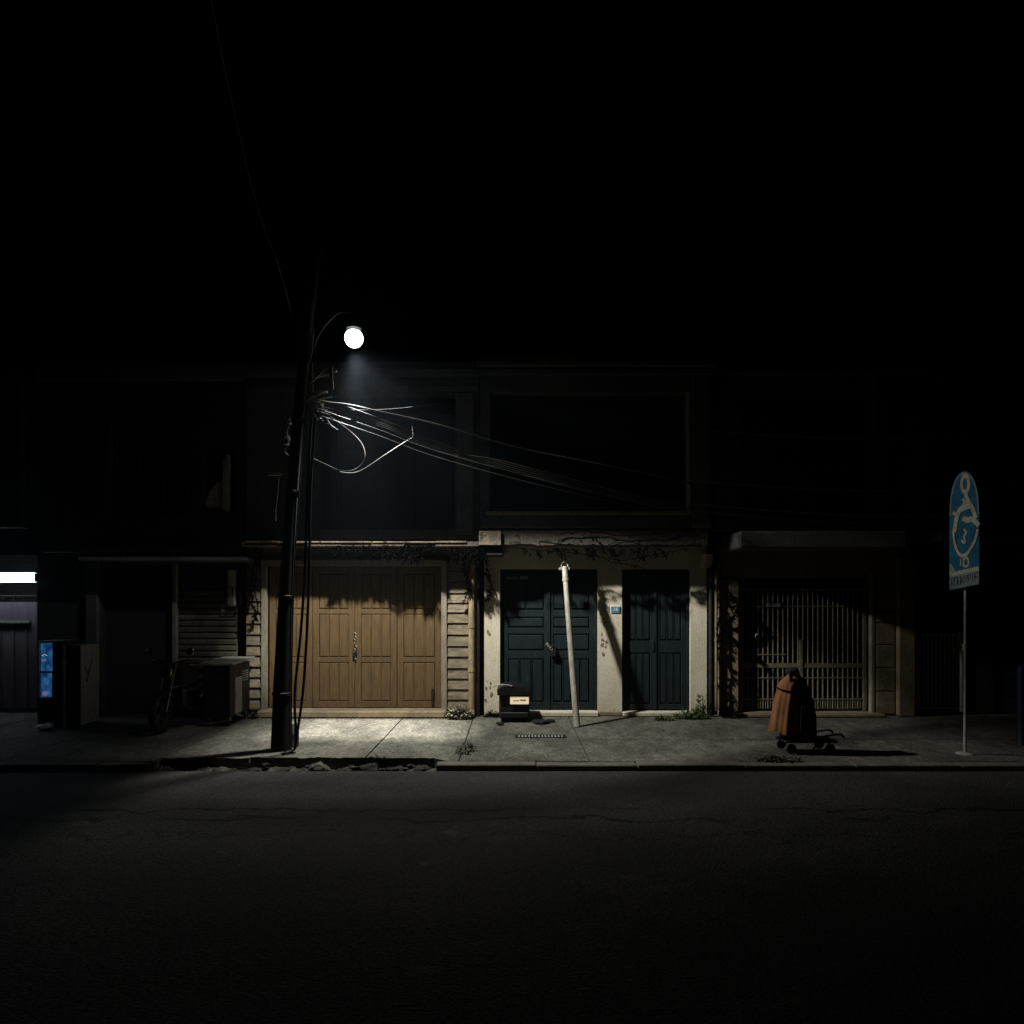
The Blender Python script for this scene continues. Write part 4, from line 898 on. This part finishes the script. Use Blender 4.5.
# ------------------------------------------------------------------ black box by the door, its label given an added glow
bx = thing('black_bin', 'small black lidded bin with a bright rectangular label by the left green door', 'bin', (X(514, .55), -.55, 0))
a_, b_ = X(499, .6), X(529.5, .6)
f = MB(); f.box(a_, b_, -.62, -.18, .05, .42, .03); f.box(a_+.02, b_-.02, -.66, -.62, .08, .16, .01); f.build('body', M['plastic'], bx)
f = MB(); pr = [(a_-.02, .42), (a_-.03, .50), (a_+.05, .555), (a_+.22, .57), (b_-.12, .54), (b_-.01, .46), (b_+.01, .425)]
f.prism(list(reversed(pr))[::-1], -.68, -.16); f.build('lid', M['plastic'], bx)
f = MB(); f.tube([(a_-.09, -.62, .54), (a_-.02, -.66, .575), (a_+.12, -.68, .578), (a_+.2, -.68, .56)], [.006, .016, .02, .01], 6, 4); f.build('lid_flap', M['greymetal'], bx)
f = MB(); f.box(X(510.2, .66), X(528.8, .66), -.665, -.648, Z(704.2, .66), Z(697, .66), .002); f.box(X(513, .66), X(526, .66), -.648, -.60, Z(703, .66), Z(698, .66)); f.build('label_plate', emit('label_glow', (1.0, 0.80, 0.52), 0.55), bx)  # added emission makes the plain label glow
f = MB(); f.box(X(513, .66), X(519, .66), -.6665, -.6655, Z(701.2, .66), Z(700.2, .66)); f.box(X(519.8, .66), X(526, .66), -.6665, -.6655, Z(701, .66), Z(699.4, .66)); f.build('label_print', M['pipe'], bx)
f = MB(); f.box(X(513, .64), X(520, .64), -.645, -.622, Z(695, .64), Z(693.8, .64)); f.lathe([(.012, 0), (.018, .01), (.008, .02)], (X(524.8, .66), -.62, Z(694, .66)), axis=(0, -1, 0), n=10); f.build('latch', M['chrome'], bx)
for s_ in (a_+.05, b_-.05):
    f = MB(); f.torus((s_, -.5, .05), .035, .016, n=14, m=6); f.build('wheel', M['rubber'], bx)
bs = [('bin_shadow', (X(541, .75), -.72), 'black lump standing in for the shadow right of the small black bin', .11), ('dark_lump', (X(500, .8), -.84), 'dark crumpled rag left of the small black bin', .055), ('dark_lump', (X(551, .85), -.6), 'flat dark lump for the bin shadow between the black bin and the leaning pole', .07)]  # dark lumps right of the bin stand in for its cast shadow
for i, (nm, (u, v), lb, r) in enumerate(bs):
    o = chunk(nm, (u, v, .03), r, M['blackcloth'], 20+i, .32); tag(o, lb, 'shadow stand-in' if i == 0 else 'rag')

# ------------------------------------------------------------------ cart under an orange cover
OX, OY = X(797, 2.6), -2.6
oc = thing('hand_cart', 'low black hand cart under the orange draped bundle on the right pavement', 'hand cart', (OX, OY, 0))
f = MB(); f.box(OX-.22, OX+.42, OY-.18, OY+.14, .135, .165, .01); f.tube([(OX+.05, OY-.15, .16), (OX+.42, OY-.16, .24), (OX+.50, OY-.16, .20)], .014, 6, 3); f.tube([(OX+.05, OY+.12, .16), (OX+.42, OY+.12, .24), (OX+.50, OY+.12, .20)], .014, 6, 3); f.tube([(OX+.12, OY-.16, .05), (OX+.24, OY-.16, .20), (OX+.40, OY-.16, .05)], .010, 6); f.build('frame', M['dkmetal'], oc)
for (u, v) in ((-.14, -.17), (.33, -.17), (-.14, .13), (.33, .13)):
    f = MB(); f.torus((OX+u, OY+v, .065), .045, .018, axis=(0, 1, 0), n=18, m=8); wo = f.build('wheel', M['rubber'], oc, smooth=True)
    f = MB(); f.lathe([(.03, -.012), (.03, .012)], (OX+u, OY+v-.005, .065), axis=(0, 1, 0), n=12); f.build('hub', M['dkmetal'], wo)
def cloth(rings, seed, folds=9, amp=.03, n=48):
    """rings: (cx, cy, z, rx, ry) from the hem up"""
    mb = MB(); base = 0
    for j, (cx, cy, z, rx, ry) in enumerate(rings):
        t = 1-j/(len(rings)-1)
        for k in range(n):
            a = 2*math.pi*k/n
            w_ = 1+amp*t*math.sin(folds*a+seed)+.5*amp*t*math.sin((folds*2+1)*a+seed*2.3)+.05*mnoise.noise(Vector((math.cos(a)*2, math.sin(a)*2, z*4+seed)))
            mb.v.append((cx+rx*w_*math.cos(a), cy+ry*w_*math.sin(a), z+.02*t*math.sin(folds*a*.5+seed)))
    for j in range(len(rings)-1):
        for k in range(n): mb.f.append((j*n+k, j*n+(k+1) % n, (j+1)*n+(k+1) % n, (j+1)*n+k))
    mb.f.append(tuple((len(rings)-1)*n+k for k in range(n))); mb.f.append(tuple(reversed(range(n))))
    return mb
ob = thing('covered_bundle', 'upright bundle under an orange canvas cape on the hand cart', 'covered bundle', (OX-.1, OY, .17))
f = cloth([(OX-.175, OY-.02, .25, .165, .16), (OX-.165, OY-.02, .36, .158, .155), (OX-.155, OY-.02, .48, .15, .15), (OX-.14, OY-.02, .60, .142, .145), (OX-.125, OY-.02, .70, .135, .14), (OX-.12, OY-.02, .755, .122, .128), (OX-.115, OY-.02, .80, .13, .13), (OX-.09, OY-.02, .87, .115, .11), (OX-.06, OY-.02, .93, .075, .075), (OX-.05, OY-.02, .965, .035, .035)], 1.3, 7, .075, 72); f.build('orange_cape', M['orange'], ob, smooth=True)
f = MB(); pts = []
for k in range(13):
    a = R(-180+k*15); pts.append((OX-.12+.132*math.cos(a), OY-.02+.138*math.sin(a), .785-.018*math.sin(R(k*15))-.03*k/12))
f.tube(pts, .010, 6, 3); f.lathe([(.01, -.02), (.022, 0), (.01, .02)], (OX+.0, OY-.155, .755), n=8); f.build('cord', M['vine'], ob)
f = cloth([(OX+.04, OY-.04, .20, .17, .15), (OX+.05, OY-.04, .45, .155, .15), (OX+.055, OY-.02, .65, .12, .13), (OX+.03, OY+.0, .82, .09, .10), (OX-.01, OY+.06, .95, .06, .06)], 4.2, 7, .05); f.build('black_wrap', M['blackcloth'], ob, smooth=True)
f = MB(); f.prism([(OX-.05, .18), (OX+.02, .18), (OX+.02, .60), (OX-.03, .58)], OY-.205, OY-.19); f.build('black_flap', M['blackcloth'], ob)
f = cloth([(OX-.075, OY-.04, .97, .085, .06), (OX-.075, OY-.03, 1.0, .08, .07), (OX-.06, OY-.02, 1.035, .05, .045)], 2.0, 5, .06); f.build('black_top', M['blackcloth'], ob, smooth=True)
f = MB(); f.prism([(OX-.135, .85), (OX-.105, .85), (OX-.10, 1.0), (OX-.14, 1.0)], OY-.125, OY-.105); f.build('black_strap', M['blackcloth'], ob)
f = MB(); f.box(OX-.20, OX+.08, OY-.10, OY+.06, .168, .26, .02); f.build('base_box', M['plastic'], ob)

# ------------------------------------------------------------------ blue sign
SX, SY = 5.48, -2.75
sn = thing('street_sign', 'arched teal blue sign with a cream figure emblem on a thin grey post', 'sign', (SX, SY, 0))
f = MB(); f.tube([(SX, SY, 0), (SX+.012, SY, 3.35)], .018, 10); f.tube([(SX, SY, 1.25), (SX+.001, SY, 1.33)], .030, 10); f.lathe([(.10, 0), (.09, .012), (.03, .02)], (SX, SY, 0), n=14); f.build('post', M['greymetal'], sn, smooth=True)
ang = R(38); ssg = sc_(2.75)
ca_, sa_ = math.cos(ang), math.sin(ang)
def SG(px, py, off=0.0):
    u = (px-965)/ssg/(ca_+SX/(CAM_D-2.75)*sa_); z_ = CAM_H+(HOR-py)/ssg
    return Vector((SX+u*ca_-(off+.042)*sa_, SY-u*sa_-(off+.042)*ca_, z_))
def plate(poly, o0, o1, name, mt, parent=sn):
    mb = MB(); k = len(poly)
    mb.v = [tuple(SG(a, b, o1)) for a, b in poly]+[tuple(SG(a, b, o0)) for a, b in poly]
    mb.f.append(tuple(range(k))); mb.f.append(tuple(reversed(range(k, 2*k))))
    for i in range(k): mb.f.append((i, i+k, (i+1) % k+k, (i+1) % k))
    return mb
def arch(l, r, bl_, br_, top, sh, n=16):
    pts = [(l, bl_), (r, br_), (r, sh)]
    cx = (l+r)/2+1.0
    for i in range(1, n):
        a = math.pi*i/n; pts.append(((l+r)/2+(r-l)/2*math.cos(a), sh-(sh-top)*math.sin(a)**.85))
    pts.append((l, sh)); return pts
plate(arch(949.6, 979.4, 590.5, 584.8, 471.5, 515), -.006, .004, 'x', None).build('panel', M['signblue'], sn)
def stroke(pts, wd, o0=.0045, o1=.0075, k=6, closed=False):
    P = [Vector((a, b, 0)) for a, b in pts]
    if k: P = catmull(P, k)
    L_ = []; Rr = []
    for i, p in enumerate(P):
        t = (P[min(i+1, len(P)-1)]-P[max(i-1, 0)]).normalized(); n = Vector((-t.y, t.x*1.0, 0))
        ww = wd*.68
        L_.append((p.x+n.x*ww*.8, p.y+n.y*ww*1.3)); Rr.append((p.x-n.x*ww*.8, p.y-n.y*ww*1.3))
    mb = MB()
    for i in range(len(P)-1):
        q = [L_[i], L_[i+1], Rr[i+1], Rr[i]]
        mb.quad(*[SG(a, b, o1) for a, b in q])
    return mb
def merge(*ms):
    o = MB()
    for m_ in ms:
        n = len(o.v); o.v += m_.v; o.f += [tuple(i+n for i in f_) for f_ in m_.f]
    return o
bord = arch(950.6, 978.4, 562, 562, 473.5, 515)
merge(stroke(bord[2:], 1.2, k=0, o1=.0065)).build('border', M['signgrey'], sn)
ring = [(965.5+3.6*math.cos(R(a)), 484.5+8.0*math.sin(R(a))) for a in range(0, 361, 20)]
emb = merge(stroke(ring, 2.6, k=2),
            stroke([(966, 494), (968.5, 502), (973, 510), (976, 519)], 3.2, o1=.0080),
            stroke([(963, 499), (965.5, 503), (969, 505)], 2.0, o1=.0083),
            stroke([(970.5, 506), (964, 508), (959, 512), (956.5, 520), (954.5, 532)], 3.6, o1=.0086),
            stroke([(953, 512), (957, 514), (962, 509)], 2.2, o1=.0089),
            stroke([(963, 518), (967, 520.5), (972, 520), (976, 523), (979, 527)], 3.2, o1=.0092))
emb.build('figure_emblem', M['signcream'], sn)
merge(stroke([(953.4, 530), (954.6, 541), (957.6, 551), (961.5, 555.5), (966, 555), (971, 549), (975.5, 540), (977.8, 530)], 2.0, o1=.0095)).build('lower_arc', M['signcream'], sn)
small = merge(stroke([(964, 529), (966.5, 533), (964, 537), (966, 541)], 1.4, o1=.006), stroke([(962, 540), (964, 543), (966, 541)], 1.4, o1=.0062)).build('small_emblem', M['signcream'], sn)
merge(stroke([(961, 559), (961, 566)], 1.0, k=0, o1=.006)).build('small_stroke', M['signcream'], sn)
small = merge(stroke([(964, 558), (964, 567)], 1.6, k=0, o1=.006), stroke([(964, 560), (967, 557.5), (968.5, 561), (968.5, 565), (965, 567)], 1.5, o1=.0063))
small.build('small_lettering', M['signcream'], sn)
plate([(950, 562), (957.5, 572.5), (950, 574)], .0045, .006, 'x', None).build('corner_patch', M['signgrey'], sn)
merge(stroke([(950, 574.6), (979, 568.8)], 2.4, k=0, o1=.0072)).build('divider', M['signcream'], sn)
merge(plate([(950, 589.8), (979, 584.2), (979, 570.6), (950, 576)], .0045, .0058, 'x', None)).build('lower_panel', M['signgrey'], sn)
lt = MB()
def glyph(segs, x0, sl_=0):
    for s_ in segs:
        pts = [(x0+a*2.5, 586.4-(x0+a*2.6-950)*.19-(1-b)*8.2) for a, b in s_]
        m_ = stroke(pts, .6, k=0, o1=.0068+.0001*len(lt.f)/8); n = len(lt.v); lt.v += m_.v; lt.f += [tuple(i+n for i in q) for q in m_.f]
G_ = {'R': [[(0, 1), (0, 0), (1, .1), (1, .4), (0, .5), (1, 1)]], 'O': [[(0, 0), (1, 0), (1, 1), (0, 1), (0, 0)]], 'U': [[(0, 0), (0, 1), (1, 1), (1, 0)]], 'N': [[(0, 1), (0, 0), (1, 1), (1, 0)]],
      'V': [[(0, 0), (.5, 1), (1, 0)]], 'P': [[(0, 1), (0, 0), (1, 0), (1, .5), (0, .5)]], 'F': [[(1, 0), (0, 0), (0, 1)], [(0, .5), (.8, .5)]], 'I': [[(.5, 0), (.5, 1)]]}
for i, ch in enumerate('ROUNVPIF'): glyph(G_[ch], 951.6+i*3.35)
lt.build('lettering', M['ink'], sn)
f = MB()
for z_ in (2.3, 3.0): f.box(SX-.04, SX+.05, SY-.035, SY+.035, z_, z_+.03)
f.build('bracket', M['greymetal'], sn)

# ------------------------------------------------------------------ plants
def leaf(mb, base, d, L_, w_, droop=.3):
    d = Vector(d).normalized(); s_ = d.cross(Vector((0, 0, 1)))
    s_ = s_.normalized() if s_.length > .01 else Vector((1, 0, 0))
    base = Vector(base); m1 = base+d*L_*.5; e = base+d*L_-Vector((0, 0, droop*L_))
    mb.quad(base, m1-s_*w_, e, m1+s_*w_)
def weed(name, c, rx, ry, h, n, m, label, group=None, wide=.012, seed=0):
    rnd = random.Random(seed); t = thing(name, label, 'plant', c, group)
    lf = MB(); stm = MB()
    for i in range(n):
        a = rnd.uniform(0, 2*math.pi); q = math.sqrt(rnd.random()); b = Vector((c[0]+rx*q*math.cos(a), c[1]+ry*q*math.sin(a), c[2]))
        hh = h*(1-.6*q)*rnd.uniform(.4, 1.1); tp = b+Vector((rnd.uniform(-.3, .3)*hh+.25*hh*math.cos(a), rnd.uniform(-.3, .3)*hh, hh))
        stm.tube([b, b.lerp(tp, .5)+Vector((0, 0, .02)), tp], .0025, 4)
        for k in range(rnd.randint(4, 8)):
            pt = b.lerp(tp, rnd.uniform(.15, 1)); leaf(lf, pt, (rnd.uniform(-1, 1), rnd.uniform(-1, 1), rnd.uniform(-.1, .9)), rnd.uniform(.03, .08), wide*rnd.uniform(.6, 1.2), rnd.uniform(0, .5))
    stm.build('stem', m, t); lf.build('leaves', m, t); return t
weed('weed', (X(692, .35), -.3, 0), .28, .10, .20, 90, M['leaf'], 'low bushy green weed at the wall right of the right green doors', 'weeds growing along the house fronts', seed=1)
weed('weed', (X(700, .12), -.10, 0), .07, .05, .42, 26, M['leaf'], 'tall thin weed against the right corner of the cream wall', 'weeds growing along the house fronts', seed=2)
weed('weed', (X(667, .5), -.45, 0), .16, .06, .10, 32, M['leaf'], 'sparse low weed under the right green doors', 'weeds growing along the house fronts', seed=3)
weed('weed', (X(733, .25), -.22, 0), .18, .08, .30, 50, M['vine'], 'dark scrubby weed at the foot of the tan pier', 'weeds growing along the house fronts', seed=4)
weed('weed', (X(459, .35), -.30, 0), .17, .10, .26, 110, M['paleleaf'], 'dry pale straggly plant at the foot of the clapboard pier', 'weeds growing along the house fronts', wide=.02, seed=5)
weed('weed', (X(254, .2), -.2, 0), .13, .06, .12, 30, M['dryleaf'], 'small dry weed at the foot of the left clapboard pier', 'weeds growing along the house fronts', seed=6)
weed('weed', (X(492, .2), -.15, 0), .14, .06, .12, 34, M['vine'], 'dark low weed at the left corner of the cream wall', 'weeds growing along the house fronts', seed=7)
weed('weed', (X(780, 3.15), -3.12, 0), .26, .05, .07, 60, M['dryleaf'], 'thin dry weed on the kerb before the orange bundle', 'weeds growing in the pavement joints', seed=8)
weed('weed', (X(466, 2.5), -2.55, 0), .10, .26, .05, 70, M['dryleaf'], 'flat dry weed in the pavement joint right of the gutter', 'weeds growing in the pavement joints', seed=9)
weed('weed', (-1.62, -3.1, -.04), .18, .07, .10, 50, M['vine'], 'dark weed growing from the rubble in the gutter', 'weeds growing in the pavement joints', seed=10)

def vine(label, paths, nl, r=.008, seed=0, loc=None, ls=.05):
    rnd = random.Random(seed); t = thing('vine', label, 'vine', loc, 'dry dark vines on the house fronts'); f = MB(); l_ = MB()
    for pth in paths:
        P = catmull([Vector(p) for p in pth], 6)
        P = [p+Vector((.03*mnoise.noise(p*6+Vector((seed, 0, 0))), .02*mnoise.noise(p*7), .03*mnoise.noise(p*5+Vector((0, seed, 0))))) for p in P]
        f.tube(P, [r, r*.5], 5)
        for k in range(nl):
            p = rnd.choice(P); leaf(l_, p, (rnd.uniform(-1, 1), rnd.uniform(-1, .2), rnd.uniform(-1, .5)), rnd.uniform(.5, 1.3)*ls, ls*.25, .4)
    f.build('stem', M['vine'], t); l_.build('leaves', M['vine'], t)
def WV(px, py, yf=.06): yf = min(yf, .54); return (X(px, yf), -yf, Z(py, yf))
rnd = random.Random(5)
ps_ = [[WV(540, 541, .95), WV(570, 545, .98), WV(600, 549, .98), WV(625, 543, .98), WV(660, 547, .98), WV(700, 543, .96)],
       [WV(505, 547, .9), WV(550, 551, .7), WV(590, 555, .4), WV(620, 563, .1), WV(648, 569, .04)],
       [WV(600, 541, 1.0), WV(606, 553, .9), WV(618, 560, .6), WV(640, 558, .4), WV(668, 552, .4), WV(690, 549, .5)],
       [WV(596, 538, 1.02), WV(604, 548, 1.0), WV(612, 553, .95), WV(606, 546, 1.0), WV(620, 540, 1.02)],
       [WV(560, 535, 1.04), WV(590, 531, 1.05), WV(630, 536, 1.05), WV(680, 531, 1.05), WV(706, 538, 1.04)]]
vine('tangle of dark vine and wire under the canopy above the green doors', ps_, 26, .009, 1, (X(610), -.9, 2.6))
vine('dark vine clinging to the left edge of the cream wall', [[WV(484, 548), WV(487, 565), WV(490, 583), WV(487, 600)], [WV(486, 572), WV(492, 584), WV(489, 598)]], 60, .006, 2, (X(487), -.06, 2.2), .06)
vine('dark dead vine branching over the tan pier right of the cream wall', [[WV(722, 716, .1), WV(724, 680, .1), WV(722, 640, .1), WV(720, 600, .1), WV(722, 560, .1)], [WV(722, 590, .12), WV(729, 602, .12), WV(738, 615, .1)], [WV(738, 608, .1), WV(731, 618, .12), WV(725, 624, .1)], [WV(724, 632, .1), WV(730, 636, .1), WV(738, 646, .1)], [WV(721, 610, .12), WV(718, 640, .14), WV(721, 690, .12)]], 75, .014, 3, (X(725), -.1, 1.5), .06)
vine('dark dead vine hanging on the left clapboard pier', [[WV(256, 545, .2), WV(254, 570, .12), WV(250, 590, .1), WV(248, 610, .1)], [WV(262, 545, .2), WV(255, 585, .12), WV(257, 610, .1), WV(252, 622, .1)]], 90, .012, 4, (X(254), -.1, 2.1), .06)
vine('dark vine hanging over the top of the right clapboard pier and drainpipe', [[WV(448, 548, .5), WV(462, 560, .2), WV(467, 585, .13), WV(464, 602, .12)], [WV(475, 548, .4), WV(468, 575, .17), WV(470, 592, .17)]], 60, .012, 6, (X(465), -.1, 2.3), .055)

HAZE = 0.0014  # thin haze added to imitate the lens glow around the lamp
if HAZE:
    hm = bpy.data.materials.new('halo_haze'); hm.use_nodes = True; t = hm.node_tree; t.nodes.clear()
    o_ = t.nodes.new('ShaderNodeOutputMaterial'); v = t.nodes.new('ShaderNodeVolumePrincipled'); v.inputs['Color'].default_value = (.62, .80, 1.0, 1); v.inputs['Density'].default_value = HAZE; v.inputs['Anisotropy'].default_value = 0.6
    t.links.new(v.outputs[0], o_.inputs['Volume'])
    f = MB(); f.box(-410, 410, -410, 410, -1.3, 12.0); tag(f.build('added_haze', hm), kind='stuff')

# unseen creepers added at the canopy edges to fray the canopy's shadow on the doors
def shadow_fringe(x0, x1, n, yf, ztop, drop, seed):
    q = random.Random(seed); out = []
    for i in range(n):
        x_ = q.uniform(x0, x1); d_ = q.uniform(.3, 1)*drop
        out.append([(x_, -yf, ztop), (x_+q.uniform(-.06, .06), -yf+.01, ztop-d_*.5), (x_+q.uniform(-.12, .12), -yf+.03, ztop-d_)])
    return out
vine('dark creeper fringe added to fray the shadow, hanging from the canopy over the brown garage doors', shadow_fringe(-2.75, -2.3, 5, .485, 2.71, .10, 1)+shadow_fringe(-2.3, -1.9, 8, .485, 2.71, .14, 2)+shadow_fringe(-1.95, -1.4, 22, .485, 2.71, .26, 3)+shadow_fringe(-1.4, -1.15, 6, .485, 2.71, .12, 8), 16, .005, 11, (-1.9, -.53, 2.69), .075)
vine('dark creeper fringe added to fray the shadow under the canopy corner beside the left green doors', shadow_fringe(-.95, -.45, 18, .50, 2.66, .30, 4), 14, .005, 12, (-.7, -.5, 2.66), .07)
vine('dark creeper fringe added to fray the shadow under the canopy before the right green doors', shadow_fringe(.2, 1.0, 9, .47, 2.66, .12, 5)+shadow_fringe(1.15, 2.3, 20, .47, 2.66, .18, 6), 12, .005, 13, (1.4, -.47, 2.66), .065)
